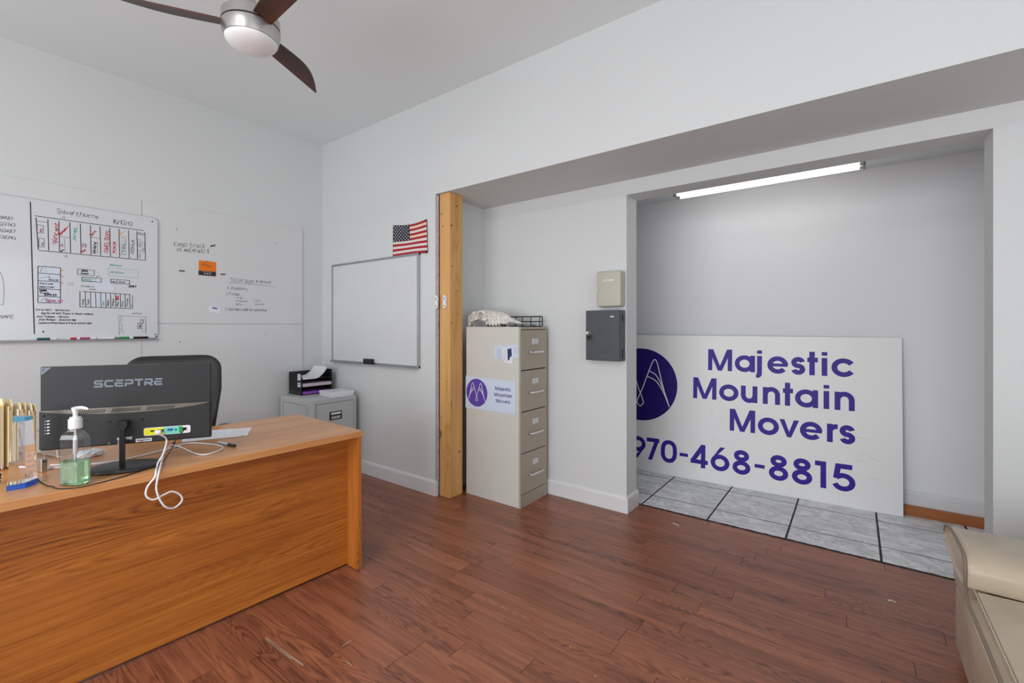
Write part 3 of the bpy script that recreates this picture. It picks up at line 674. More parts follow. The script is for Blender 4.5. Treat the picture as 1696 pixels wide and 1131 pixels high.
# ================================================================== SKULL
def blob(parts):
    b_ = bmesh.new()
    for c_, s_, ry in parts:
        r_ = bmesh.ops.create_uvsphere(b_, u_segments=20, v_segments=14, radius=1)
        bmesh.ops.transform(b_, matrix=Matrix.Translation(c_) @ Matrix.Rotation(ry, 4, 'Y') @ Matrix.Diagonal((*s_, 1)), verts=r_['verts'])
    me = bpy.data.meshes.new('t'); b_.to_mesh(me); b_.free(); return me
def eval_mesh(o):
    dg = bpy.context.evaluated_depsgraph_get(); return bpy.data.meshes.new_from_object(o.evaluated_get(dg))
sk = empty('animal_skull', 'weathered white animal skull lying on the tall filing cabinet', 'skull', (-2.275, 2.80, HT + .001))
parts = [((-.10, 0, .088), (.085, .062, .05), .1), ((-.19, 0, .085), (.045, .05, .042), .5), ((-.235, 0, .062), (.022, .045, .045), 0), ((-.232, -.03, .030), (.014, .016, .036), 0), ((-.232, .03, .030), (.014, .016, .036), 0),
         ((-.02, 0, .098), (.10, .05, .032), .16), ((.06, 0, .078), (.11, .036, .040), .22), ((.15, 0, .055), (.10, .024, .020), .28), ((.225, -.008, .036), (.055, .009, .008), .22), ((.225, .008, .036), (.055, .009, .008), .22),
         ((.02, -.026, .045), (.10, .014, .030), 0), ((.02, .026, .045), (.10, .014, .030), 0), ((.10, -.020, .040), (.06, .012, .022), .1), ((.10, .020, .040), (.06, .012, .022), .1),
         ((-.135, -.066, .062), (.075, .010, .013), -.25), ((-.135, .066, .062), (.075, .010, .013), -.25), ((-.050, -.058, .058), (.026, .012, .014), 0), ((-.050, .058, .058), (.026, .012, .014), 0),
         ((-.08, -.055, .112), (.05, .016, .016), 0), ((-.08, .055, .112), (.05, .016, .016), 0), ((-.115, -.057, .090), (.012, .013, .034), .2), ((-.115, .057, .090), (.012, .013, .034), .2)]
for k in range(5):
    for s_ in (-1, 1): parts.append(((-.05 + k * .032, s_ * .026, .018), (.013, .010, .018), 0))
def voxel(parts_, vs_):
    o_ = bpy.data.objects.new('t', blob(parts_)); C.objects.link(o_); m_ = o_.modifiers.new('r', 'REMESH'); m_.mode = 'VOXEL'; m_.voxel_size = vs_
    me_ = eval_mesh(o_); bpy.data.objects.remove(o_); o2_ = bpy.data.objects.new('t', me_); C.objects.link(o2_); return o2_
cut_parts = [((-.082, -.056, .092), (.026, .048, .023), 0), ((-.082, .056, .092), (.026, .048, .023), 0), ((.20, 0, .070), (.050, .016, .014), .28), ((-.165, -.055, .082), (.032, .045, .016), .6), ((-.165, .055, .082), (.032, .045, .016), .6), ((-.215, -.05, .058), (.012, .03, .012), 0),
             ((-.258, 0, .05), (.016, .018, .018), 0), ((-.005, -.052, .108), (.028, .022, .005), .3), ((.02, 0, .010), (.13, .013, .03), 0), ((-.150, 0, .016), (.056, .080, .030), 0), ((-.042, -.05, .082), (.010, .03, .007), 0), ((.055, -.045, .056), (.008, .02, .006), 0)]
base_o = voxel(parts, .0042); cut_o = voxel(cut_parts, .0044)
md2 = base_o.modifiers.new('b', 'BOOLEAN'); md2.operation = 'DIFFERENCE'; md2.object = cut_o; md2.solver = 'EXACT'
md3 = base_o.modifiers.new('s', 'SMOOTH'); md3.factor = .4; md3.iterations = 1
me = eval_mesh(base_o); me.name = 'cranium'
bpy.data.objects.remove(base_o); bpy.data.objects.remove(cut_o)
for p in me.polygons: p.use_smooth = True
me.materials.clear(); me.materials.append(M['bone'])
o = bpy.data.objects.new('cranium', me); C.objects.link(o); o.parent = sk
b = MB()
for k in range(6):
    for s_ in (-1, 1): b.box(-.056 + k * .027, -.036 + k * .027, s_ * .026 - .008, s_ * .026 + .008, 0, .026, .003, 1)
b.build('teeth', M['bonedark'], sk)
# black wire rack next to it
rk = empty('wire_rack', 'black wire rack leaning behind the skull on the filing cabinet', 'rack', (-2.07, 3.0, HT + .001))
def wires(segs, r_=.0036):
    b_ = MB()
    for s_ in segs: b_.tube(s_, r_, 6)
    return b_
wires([[(-.21, .012, .080), (.106, .012, .080), (.110, .012, .072), (.110, .012, .004), (.102, .012, 0.003), (-.21, .012, .003), (-.21, .012, .080)]], .0045).build('outer_frame', M['blackm'], rk)
wires([[(-.21, .012, .040), (.11, .012, .040)], [(.085, .012, .003), (.085, .012, .080)], [(0, .012, .003), (0, .012, .080)], [(-.085, .012, .003), (-.085, .012, .080)], [(-.15, .012, .003), (-.15, .012, .080)]]).build('crossbars', M['blackm'], rk)
for x_ in (.045, .07, -.045, -.12): wires([[(x_, .012, .003), (x_ - .004, -.012, .005), (x_ - .022, -.022, .018)]], .003).build('hook', M['blackm'], rk)

# ================================================================== KEY CABINETS
kb = empty('key_cabinet', 'small beige metal key cabinet with rounded corners by the opening', 'key cabinet', (-1.396, YW, 1.589))
MB().box(-.093, .093, -.052, -.0005, -.127, .127, .012, 3).build('body', M['keybox'], kb, smooth=True)
MB().box(-.093, .093, -.08, -.053, -.127, .127, .014, 4).build('door', M['keybox'], kb, smooth=True)
b = MB(); b.box(-.04, .036, -.0812, -.0798, .054, .066, .0004, 1); b.build('label_strip', M['paper'], kb)
b = MB(); pen(b, 'KEY CABINET', -.035, .057, .006, lambda u, v: (u, -.0815, v), .0006, 0, 0, adv=.8); b.build('label_writing', M['inkg'], kb)
b = MB(); b.cyl((-.073, -.0798, -.002), (-.073, -.088, -.002), .0085, seg=20); b.build('lock', M['chrome'], kb, smooth=True)
b = MB(); b.box(-.0742, -.0718, -.0886, -.0878, -.006, .002); b.build('keyhole', M['slot'], kb)
kd = empty('key_cabinet', 'charcoal speckled steel key cabinet below the beige one, keys in lock', 'key cabinet', (-1.437, YW, 1.257))
MB().box(-.135, .135, -.066, -.0005, -.179, .179, .003, 2).build('body', M['keydark'], kd)
MB().box(-.137, .125, -.077, -.067, -.18, .18, .003, 2).build('door', M['keydark'], kd)
for z_ in (-.125, .125): MB().box(.1355, .1375, -.06, -.045, z_ - .028, z_ + .028, .0008, 1).build('hinge', M['blackm'], kd)
MB().box(.055, .083, -.0782, -.0768, .13, .139, .0004, 1).build('maker_plate', M['paper'], kd)
b = MB(); b.cyl((-.115, -.077, .018), (-.115, -.092, .018), .010, seg=18); b.box(-.136, -.112, -.081, -.077, .010, .026, .001, 1); b.build('lock', M['chrome'], kd, smooth=True)
b = MB(); b.tube([(-.100 + .012 * math.cos(R(a)), -.094, .012 + .012 * math.sin(R(a))) for a in range(0, 360, 30)], .0015, 6, True); b.build('key_ring', M['chrome'], kd)
b = MB(); b.box(-.119, -.104, -.096, -.093, -.022, -.002, .001, 1); b.box(-.114, -.109, -.096, -.093, -.04, -.02, .0005, 1); b.box(-.095, -.088, -.096, -.093, -.03, .004, .001, 1); b.build('key', M['blackm'], kd)

# ================================================================== LEANING SIGN
B0 = Vector((.271, 4.158, .001)); U = Vector((1.901, .091, 0)).normalized()
Wv = Vector((-.007, .072, 1.24)); Nn = U.cross(Wv).normalized(); Wv = Nn.cross(U).normalized()   # Nn faces the back wall or the room
if Nn.y > 0: Nn = -Nn
sg = bpy.data.objects.new('leaning_sign', None); C.objects.link(sg)
tag(sg, 'huge white sign with violet company name and phone number leaning in the alcove', 'sign')
mxs = Matrix((( U.x, Wv.x, Nn.x, B0.x), (U.y, Wv.y, Nn.y, B0.y), (U.z, Wv.z, Nn.z, B0.z), (0, 0, 0, 1)))
if mxs.to_3x3().determinant() < 0: print('left handed sign frame')
# local frame: x along the board to the right (0 = right edge), y up, z towards the room
sg.matrix_world = mxs
HS = 1.243
MB().box(-2.44, 0, 0, HS, -.011, -.0006, .001, 1).build('board', mat('sign_edge', (196, 196, 198), .4), sg)
MB().box(-2.4395, -.0005, .0005, HS - .0005, -.0005, .0, 0).build('face', M['signw'], sg)
mps = lambda u, v: (u, v, .0007); mpl = lambda u, v: (u, v, .0011)
b = MB()
for ch, x_ in zip('Majestic', (-1.277, -1.069, -.905, -.831, -.667, -.561, -.469, -.408)): put_glyph(b, ch, x_, .948, 1, mps)
for ch, x_ in zip('Mountain', (-1.396, -1.187, -1.021, -.862, -.722, -.641, -.457, -.389)): put_glyph(b, ch, x_, .700, 1, mps)
for ch, x_ in zip('Movers', (-1.103, -.896, -.745, -.608, -.436, -.359)): put_glyph(b, ch, x_, .457, 1, mps)
b.build('company_name', M['purple'], sg)
b = MB()
for ch, x_ in zip('970-468-8815', (-1.950, -1.796, -1.666, -1.503, -1.410, -1.248, -1.079, -.917, -.816, -.660, -.511, -.409)): put_glyph(b, ch, x_, .110, 1, mps)
b.build('phone_number', M['purple'], sg)
d_, l_ = MB(), MB(); logo(d_, l_, -1.862, .787, .332, mps, mpl, .0078); d_.build('disc', M['purpled'], sg); l_.build('mountain_line', M['signw'], sg)
b = MB(); rr = random.Random(8)
for (u, v, a, ln) in ((-.17, .50, 170, .12), (-.12, .36, 160, .13), (-.2, .345, 175, .08), (-1.2, .62, 70, .08), (-1.235, .56, 100, .06), (-1.19, .52, 60, .05), (-1.24, .33, 75, .06), (-.36, .02, 95, .1), (-1.36, .12, 165, .1), (-1.2, .47, 80, .05), (-.12, .23, 178, .1)):
    ribbon(b, [(u + ln * t * math.cos(R(a)) + rr.uniform(-.004, .004), v + ln * t * math.sin(R(a)) + rr.uniform(-.004, .004)) for t in (0, .3, .6, 1)], .0013, mps)
b.build('scuffs', mat('grey_scuff', (190, 190, 192), .5), sg)

# ================================================================== FLUORESCENT FIXTURE
fx = empty('fluorescent_fixture', 'lit fluorescent strip light on the alcove ceiling', 'ceiling light', (-.558, 3.79, 2.487))
MB().box(-.625, .625, -.09, .09, -.032, -.0005, .003, 1).build('housing', M['white'], fx)
MB().box(-.615, .615, -.035, .035, -.080, -.032, .002, 1).build('ballast_cover', M['white'], fx)
for y_ in (-.045, .045):
    b = MB(); b.cyl((-.585, y_, -.099), (.585, y_, -.099), .0175, seg=20); b.build('tube', M['tube'], fx, smooth=True)
for s_ in (-1, 1):
    for y_ in (-.045, .045):
        b = MB(); b.box(min(s_ * .604, s_ * .616), max(s_ * .604, s_ * .616), y_ - .014, y_ + .014, -.119, -.060, .003, 1); b.build('lamp_holder', mat('grey_socket', (150, 150, 150), .5), fx)
        b = MB(); b.cyl((s_ * .585, y_, -.099), (s_ * .603, y_, -.099), .018, seg=20); b.build('end_cap', M['nickel'], fx, smooth=True)

# ================================================================== CEILING FAN
fan = empty('ceiling_fan', 'three-blade ceiling fan with walnut blades and nickel housing', 'ceiling fan', (-2.195, .952, ZC))
zf = lambda z: z - ZC
b = MB(); b.lathe([(.065, -.001), (.065, -.012), (.055, -.035), (.02, -.05)], 32); b.build('canopy', M['nickel'], fan, smooth=True)
b = MB(); b.cyl((0, 0, -.045), (0, 0, zf(2.76)), .0125, seg=20); b.build('downrod', M['nickel'], fan, smooth=True)
b = MB(); b.lathe([(.022, zf(2.80)), (.026, zf(2.76)), (.040, zf(2.735)), (.075, zf(2.727))], 32); b.build('coupling_cover', M['nickel'], fan, smooth=True)
b = MB(); b.lathe([(.03, zf(2.73)), (.112, zf(2.728)), (.118, zf(2.722)), (.119, zf(2.681)), (.03, zf(2.681))], 56); b.build('motor_housing', M['nickel'], fan, smooth=True)
b = MB(); b.lathe([(.05, zf(2.683)), (.1155, zf(2.683)), (.1155, zf(2.672)), (.05, zf(2.672))], 56); b.build('housing_seam', M['slot'], fan, smooth=True)
b = MB(); b.lathe([(.03, zf(2.674)), (.119, zf(2.674)), (.119, zf(2.655)), (.110, zf(2.618)), (.105, zf(2.616)), (.03, zf(2.616))], 56); b.build('light_ring', M['nickel'], fan, smooth=True)
prof = [(.03, zf(2.622))] + [(.107 * math.cos(R(a)), zf(2.620) - .046 * math.sin(R(a))) for a in range(0, 90, 6)] + [(.002, zf(2.620) - .046)]
b = MB(); b.lathe(prof, 56); b.build('glass_dome', M['dome'], fan, smooth=True, angle=80)
for k, a in enumerate((122, 2, -118)):
    b = MB(); n = 22; top, bot = [], []
    for side in (1, -1):
        for i in range(n + 1):
            t = i / n
    rows = []
    for i in range(n + 1):
        t = i / n; x_ = .085 + t * .49
        ya = .036 - .034 * t
        wd_ = (.072 + .018 * math.sin(math.pi * t)) * (1 - max(0, (t - .40) / .60) ** 2.1) + .005
        tw = R(-14)
        r_ = [(x_, yy_ * math.cos(tw), yy_ * math.sin(tw)) for yy_ in (ya - wd_, ya)]
        rows.append(r_)
    V1 = [[b.bm.verts.new((p[0], p[1], p[2] + .003)) for p in r_] for r_ in rows]; V2 = [[b.bm.verts.new((p[0], p[1], p[2] - .003)) for p in r_] for r_ in rows]
    for i in range(n):
        b.bm.faces.new((V1[i][0], V1[i + 1][0], V1[i + 1][1], V1[i][1])); b.bm.faces.new((V2[i][0], V2[i][1], V2[i + 1][1], V2[i + 1][0]))
        b.bm.faces.new((V1[i][0], V2[i][0], V2[i + 1][0], V1[i + 1][0])); b.bm.faces.new((V1[i][1], V1[i + 1][1], V2[i + 1][1], V2[i][1]))
    b.bm.faces.new((V1[0][0], V1[0][1], V2[0][1], V2[0][0])); b.bm.faces.new((V1[n][0], V2[n][0], V2[n][1], V1[n][1]))
    b.build('blade', M['blade'], fan, loc=(0, 0, zf(2.678)), rot=(0, 0, R(a)))

# ================================================================== LARGE WHITEBOARD ON LEFT WALL
XBd = XA + PX + .001
lw = empty('whiteboard', 'large rounded-corner whiteboard covered in storage plans on the left wall', 'whiteboard', (XBd, 0, 0))
def rrect(u0, u1, v0, v1, r_, n=6):
    o_ = []
    for cx, cy, a0 in ((u1 - r_, v1 - r_, 0), (u0 + r_, v1 - r_, 90), (u0 + r_, v0 + r_, 180), (u1 - r_, v0 + r_, 270)):
        for i in range(n + 1): a = R(a0 + 90 * i / n); o_.append((cx + r_ * math.cos(a), cy + r_ * math.sin(a)))
    return o_
by0, by1, bz0, bz1 = -1.285, 1.154, 1.236, 2.137
MB().prism(rrect(by0, by1, bz0, bz1, .035), 'X', 0, .009).build('writing_surface', M['board'], lw)
b = MB(); q = rrect(by0, by1, bz0, bz1, .035); b.tube([(.006, u, v) for u, v in q], .0045, 6, True); b.build('edge_trim', mat('pale_edge_trim', (196, 198, 200), .4), lw)
MB().box(0, .030, by0 + .02, by1 + .003, bz0 - .012, bz0 - .004, .002, 1).build('pen_tray', M['alu'], lw)
b = MB()
for y_, z_ in ((1.122, 2.107), (1.14, 1.262), (1.147, 1.247), (.548, 1.288)): b.cyl((.009, y_, z_), (.0105, y_, z_), .005, seg=10)
b.build('screw_heads', M['ink'], lw)
mw = lambda u, v: (.0096, u, v); mw2 = lambda u, v: (.0092, u, v)
K, GRY, RED, MAG, TEA, ORA, SMU = MB(), MB(), MB(), MB(), MB(), MB(), MB()
def line(b_, pts, w_=.003): lev[0] = lev[0] % 9 + 1; ribbon(b_, pts, w_, lift(mw, 2e-5 * lev[0]))
def rect(b_, u0, u1, v0, v1, w_=.002): ribbon(b_, [(u0, v0), (u1, v0), (u1, v1), (u0, v1)], w_, mw, True)
def fill(b_, u0, u1, v0, v1): b_.poly([mw2(u0, v0), mw2(u1, v0), mw2(u1, v1), mw2(u0, v1)])
def vert(b_, t, u, v, h, w_=.0024, adv=.92): pen(b_, t, u, v, h, mw, w_, ang=R(86), adv=adv)
line(K, [(.490, 2.116), (.498, 1.7), (.508, 1.273)], .0055)
pen(GRY, 'Silverthorne', .612, 2.068, .030, mw, .0026, adv=.78)
pen(GRY, '10/13/13', .893, 2.052, .028, mw, .0026, adv=.7)
GL = [.515, .569, .620, .673, .725, .776, .826, .878, .928, .982, 1.030, 1.077]
line(K, [(.510, 2.031), (.8, 2.029), (1.070, 2.030)], .004); line(K, [(.527, 1.812), (.8, 1.811), (1.083, 1.812)], .004)
for i, u in enumerate(GL): line(K, [(u, 2.018 if i else 2.02), (u + .004 * (1 if i else 2.6), 1.816)], .0042)
line(GRY, [(.517, 1.998), (.568, 1.998)]); rect(GRY, .520, .548, 1.925, 1.975, .003); rect(GRY, .528, .552, 1.835, 1.890, .003)
vert(MAG, 'empty', .540, 1.930, .010, .0016, .6); vert(GRY, 'racks', .546, 1.84, .010, .0016, .7)
vert(RED, 'Vincent', .612, 1.870, .022, .0036, 1.15); line(MAG, [(.578, 1.862), (.600, 1.862), (.610, 1.905)], .002); line(MAG, [(.588, 1.9), (.600, 1.862)], .002)
pen(RED, 'Hanson', .628, 1.925, .012, mw, .003, ang=R(56), adv=1.0); line(RED, [(.626, 1.925), (.668, 1.995)], .003); line(GRY, [(.624, 1.917), (.672, 1.914)])
vert(MAG, 'Jim', .640, 1.845, .014, .002); line(GRY, [(.647, 1.905), (.650, 1.818)], .002); line(K, [(.628, 1.815), (.643, 1.832)], .006)
vert(TEA, 'Jones', .702, 1.895, .018, .0028, 1.3)
vert(MAG, 'box', .742, 1.862, .012, .002); vert(MAG, 'bed', .756, 1.862, .012, .002); pen(RED, 'hold', .730, 1.820, .012, mw, .003, ang=R(40))
pen(RED, 'Corin', .782, 1.942, .014, mw, .003, ang=R(55)); line(GRY, [(.778, 1.935), (.824, 1.934)], .003); vert(K, 'Weiland', .802, 1.826, .016, .0030, 1.05); line(GRY, [(.812, 1.83), (.813, 1.91)], .002)
vert(RED, 'OWELSON', .868, 1.838, .022, .0034, 1.22); vert(RED, 'M.M.M', .912, 1.842, .020, .0036, 1.2)
line(ORA, [(.932, 1.975), (.965, 2.012)], .003); line(ORA, [(.932, 1.968), (.976, 1.968)], .003); line(ORA, [(.935, 1.98), (.936, 2.005)], .003)
line(GRY, [(.932, 1.955), (.965, 1.955), (.968, 1.935)], .002); vert(GRY, 'Trisha', .958, 1.850, .014, .0026, 1.1); rect(GRY, .943, .967, 1.84, 1.935, .0016); line(GRY, [(.935, 1.838), (.97, 1.838)], .002)
vert(GRY, 'JOSHUA', 1.010, 1.842, .018, .0028, 1.2)
line(GRY, [(1.034, 1.995), (1.070, 1.995)]); pen(GRY, 'Bench', 1.036, 2.002, .010, mw, .002); rect(GRY, 1.036, 1.050, 1.905, 1.962, .002); rect(GRY, 1.036, 1.050, 1.825, 1.885, .002); rect(GRY, 1.060, 1.074, 1.875, 1.945, .002)
vert(GRY, 'shelf', 1.048, 1.91, .007, .0012); vert(GRY, 'parts', 1.048, 1.83, .007, .0012); vert(GRY, 'rack', 1.072, 1.88, .007, .0012)
for (u, v) in ((.643, 2.045), (.655, 1.790)):
    ribbon(GRY, [(u + .011 * math.cos(R(90 + 144 * k)), v + .010 * math.sin(R(90 + 144 * k))) for k in range(5)], .0018, mw, True)
for u in (.55, .60, .65, .74, .79, .83, .88, .93, 1.0, 1.04): line(SMU, [(u, 1.802), (u + .03, 1.800)], .004)
# block with five rows
fill(SMU, .535, .625, 1.48, 1.705)
rect(K, .524, .628, 1.475, 1.710, .0038)
for v in (1.666, 1.617, 1.566, 1.517): line(K, [(.526, v), (.626, v - .002)], .0036)
line(TEA, [(.560, 1.705), (.560, 1.67)], .0016); line(K, [(.534, 1.675), (.546, 1.705)], .002)
line(TEA, [(.53, 1.632), (.575, 1.648)], .0022); pen(K, 'Records', .574, 1.622, .010, mw, .0018, adv=.8); pen(K, 'F.....', .574, 1.638, .008, mw, .0018)
pen(K, 'Pod trailer', .532, 1.595, .010, mw, .0018, adv=.85); pen(K, 'supply trailer', .530, 1.574, .010, mw, .0018, adv=.72)
pen(K, 'MMM', .532, 1.547, .014, mw, .0032); pen(K, 'Truck', .532, 1.533, .012, mw, .003); pen(K, 'SUPPLIES', .552, 1.522, .012, mw, .0028, adv=.75)
pen(MAG, 'Special', .562, 1.482, .018, mw, .003, adv=.85); line(K, [(.535, 1.485), (.556, 1.505)], .002); line(K, [(.560, 1.486), (.560, 1.51)], .002)
for v in (1.688, 1.648, 1.606): ORA.poly([mw(.633, v), mw(.640, v), mw(.640, v + .01), mw(.633, v + .01)])
rect(SMU, .66, .69, 1.53, 1.63, .002); line(SMU, [(.66, 1.575), (.69, 1.575)], .002); pen(GRY, '22', .665, 1.60, .016, mw, .001)
# small boxes
fill(SMU, .79, .90, 1.575, 1.64)
rect(K, .712, .796, 1.672, 1.710, .0028); pen(K, 'ZERO', .730, 1.695, .010, mw, .003); pen(K, 'mi back', .728, 1.678, .010, mw, .003, adv=.8)
rect(K, .733, .833, 1.630, 1.658, .0034); rect(TEA, .738, .800, 1.633, 1.654, .0016); pen(TEA, 'dispatch', .742, 1.638, .010, mw, .0016, adv=.7); line(K, [(.808, 1.662), (.812, 1.672), (.826, 1.672)], .003)
rect(TEA, .873, 1.038, 1.678, 1.735, .0016); pen(TEA, 'Breckon', .884, 1.700, .014, mw, .002); pen(TEA, '3020 move', .876, 1.752, .010, mw, .0018)
rect(K, .884, .988, 1.628, 1.655, .0034); line(K, [(.918, 1.63), (.918, 1.654)], .003); pen(K, 'west', .888, 1.634, .011, mw, .002, adv=.7); pen(K, 'River', .930, 1.634, .012, mw, .002)
pen(K, '2097', .983, 1.606, .014, mw, .0036)
pen(GRY, '2 beds in', .728, 1.590, .012, mw, .0016); pen(GRY, 'tower', .770, 1.574, .010, mw, .0016)
# eleven-column block
line(K, [(.723, 1.562), (.723, 1.455), (1.005, 1.452)], .0038); line(K, [(.738, 1.560), (.99, 1.553)], .0038); line(K, [(1.005, 1.45), (1.006, 1.548)], .003)
for i in range(10): line(K, [(.750 + i * .0265, 1.558), (.752 + i * .0265, 1.456)], .0036)
fill(SMU, .776, .860, 1.457, 1.552)
for i, (t, b_) in enumerate((('rooms', GRY), ('Taylor', K), ('', K), ('....', TEA), ('open', TEA), ('Nelson', K), ('Holland', K), ('Ross', K), ('Whitt', K), ('Fletcher', K), ('lo', GRY))):
    if t: vert(b_, t, .742 + i * .0262, 1.466, .011, .0022 if b_ is not K else .0018, .95)
vert(RED, 'RED', .742 + 7 * .0262, 1.510, .012, .004)
for i in range(9): line(SMU, [(.74 + i * .028, 1.440), (.755 + i * .028, 1.439)], .006)
# list of names
for t, u, v in (('Chris Hart - Winterton', .515, 1.424), ('Big Scroll left Piano in South hallway', .540, 1.402), ('Dick Tommas - Denton', .520, 1.380), ('Josh Roman - Breckenridge', .526, 1.360), ('Cameron/Paul Westerling breckenridge', .526, 1.339)):
    pen(K, t, u, v, .0115, mw, .0021, adv=min(.85, .27 / (len(t) * .0115 * .75)) if len(t) > 24 else .85)
# office plan
pen(GRY, 'office', 1.005, 1.410, .014, mw, .0018)
line(GRY, [(.925, 1.400), (1.092, 1.391)], .0022); line(GRY, [(.927, 1.40), (.930, 1.262)], .002); line(GRY, [(1.082, 1.392), (1.085, 1.262)], .0016)
line(GRY, [(.94, 1.398), (.94, 1.355), (.927, 1.352)], .002); line(GRY, [(.93, 1.34), (.944, 1.34), (.946, 1.31), (.93, 1.30)], .002); line(GRY, [(.93, 1.265), (.945, 1.30), (.955, 1.27)], .002); rect(K, 1.035, 1.055, 1.305, 1.345, .0026); rect(K, 1.050, 1.068, 1.345, 1.372, .0026); rect(GRY, 1.062, 1.082, 1.28, 1.37, .002); vert(K, 'desk', 1.05, 1.31, .010, .0018)
# left part of the board (partly in view)
for t, v in (('28487', 1.985), ('223743', 1.945), ('203487', 1.905), ('238393', 1.865)): pen(GRY, t, .350, v, .018, mw, .0022, adv=.8)
line(GRY, [(.36, 1.66), (.372, 1.62), (.378, 1.55), (.374, 1.455), (.33, 1.455)], .002); pen(GRY, 'SAFE', .362, 1.372, .018, mw, .0024)
# lines run on outside the frame, as the board does
for b_, nm, m_ in ((K, 'black_writing', 'ink'), (GRY, 'grey_writing', 'inkg'), (RED, 'red_writing', 'inkr'), (MAG, 'magenta_writing', 'inkm'), (TEA, 'teal_writing', 'inkt'), (ORA, 'orange_writing', 'inko'), (SMU, 'erased_smudges', 'inkb')):
    b_.build(nm, M[m_], lw)
for y_, ln, body, cap, lb in ((.548, .06, 'tealdark', 'white', 'dark teal marker at the left of the large whiteboard tray'), (.690, .03, 'inkr', 'white', 'short red marker on the large whiteboard tray'), (.742, .06, 'inkm', 'white', 'magenta marker beside the red one on the tray'),
                          (.855, .09, 'white', 'alu', 'white capped marker mid tray of the large whiteboard'), (.955, .06, 'green', 'white', 'green marker on the large whiteboard tray'), (1.035, .058, 'black', 'black', 'black marker at the right end of the large whiteboard tray')):
    e_ = empty('marker_pen', lb, 'marker', (XBd + .019, y_, bz0 + .0045))
    b = MB(); b.cyl((0, -ln / 2, 0), (0, ln / 2, 0), .0075, seg=14); b.build('barrel', M[body], e_, smooth=True)
    b = MB(); b.cyl((0, ln / 2, 0), (0, ln / 2 + .03, 0), .008, .007, seg=14); b.build('cap', M[cap], e_, smooth=True)

# writing on the bare panel
pw = empty('panel_writing', 'pen notes about materials and storage on the bare wall panel', 'writing', (XA + PX, 0, 0))
mq = lambda u, v: (.0005, u, v); b = MB()
pen(b, 'Keep track', 1.262, 1.945, .036, mq, .0026, adv=.78, ang=R(3)); pen(b, 'of materials! $', 1.282, 1.905, .032, mq, .0026, adv=.66, ang=R(4))
ribbon(b, [(1.508, 1.972), (1.545, 1.985), (1.512, 1.979), (1.548, 1.990), (1.515, 1.985), (1.55, 1.994)], .0045, mq)
pen(b, 'Storage', 1.662, 1.700, .034, mq, .0026, adv=.95); pen(b, 'In Bound', 1.860, 1.708, .026, mq, .0026, adv=.88)
ribbon(b, [(1.650, 1.688), (1.8, 1.692), (1.95, 1.687), (2.040, 1.680)], .0026, mq)
pen(b, '1. Inventory', 1.636, 1.634, .026, mq, .0024, adv=.72)
pen(b, '2 Folder', 1.628, 1.585, .024, mq, .0022, adv=.8)
pen(b, '- In #1', 1.69, 1.558, .016, mq, .0018); pen(b, 'container', 1.700, 1.533, .015, mq, .0018); pen(b, 'date', 1.702, 1.505, .016, mq, .0018)
pen(b, '- Lg #', 1.835, 1.54, .018, mq, .0016); pen(b, 'every 6 mo', 1.855, 1.512, .012, mq, .0015)
pen(b, '3. Customers name on everything', 1.618, 1.458, .022, mq, .0024, adv=.655)
b.build('pen_strokes', M['inkg'], pw)
for y_, lb in ((1.312, 'small worn magnet clip left of the orange card'), (1.603, 'small worn magnet clip right of the orange card')):
    b = MB(); b.box(0, .004, -.018, .018, -.006, .006, .001, 1); tag(b.build('magnet_clip', M['inkg'], loc=(XA + PX, y_, 1.757)), lb, 'clip')
cd = empty('wall_card', 'square orange and black card pinned on the wall panel', 'card', (XA + PX, 1.489, 1.793))
MB().prism([(-.062, -.022), (.063, -.020), (.064, .060), (-.060, .060)], 'X', 0, .0015).build('orange_half', M['orange'], cd)
MB().prism([(-.063, -.058), (.062, -.059), (.063, -.0205), (-.062, -.0225)], 'X', 0, .0015).build('black_half', M['darkcard'], cd)
b = MB(); mc_ = lambda u, v: (.0019, u, v)
ribbon(b, [(-.045, .026), (-.03, .03), (-.022, .042), (-.012, .030), (.03, .022)], .003, mc_); ribbon(b, [(-.035, .022), (-.015, .02), (.03, .012)], .003, mc_); b.poly([mc_(-.008, .054), mc_(.008, .054), mc_(.008, .060), mc_(-.008, .060)])
b.build('logo_print', M['darkcard'], cd)
b = MB()
for u in (-.018, 0, .018): b.poly([mc_(u + .006 * math.cos(R(a)), -.042 + .005 * math.sin(R(a))) for a in range(0, 360, 45)])
ribbon(b, [(-.035, -.029), (.035, -.029)], .002, mc_)
b.build('white_dots', mat('pinkish_print', (226, 190, 180), .5), cd)
vc = empty('business_card', 'white business card with violet emblem on the wall panel', 'card', (XA + PX, 1.542, 1.461))
MB().prism([(-.042, .032), (.045, .012), (.040, -.034), (-.046, -.012)], 'X', 0, .001).build('card_stock', M['paper'], vc)
b = MB(); b.poly([(.0014, -.012, .020), (.0014, .022, .010), (.0014, .020, .002), (.0014, -.004, .006), (.0014, -.02, .012)]); b.build('emblem', M['violet'], vc)

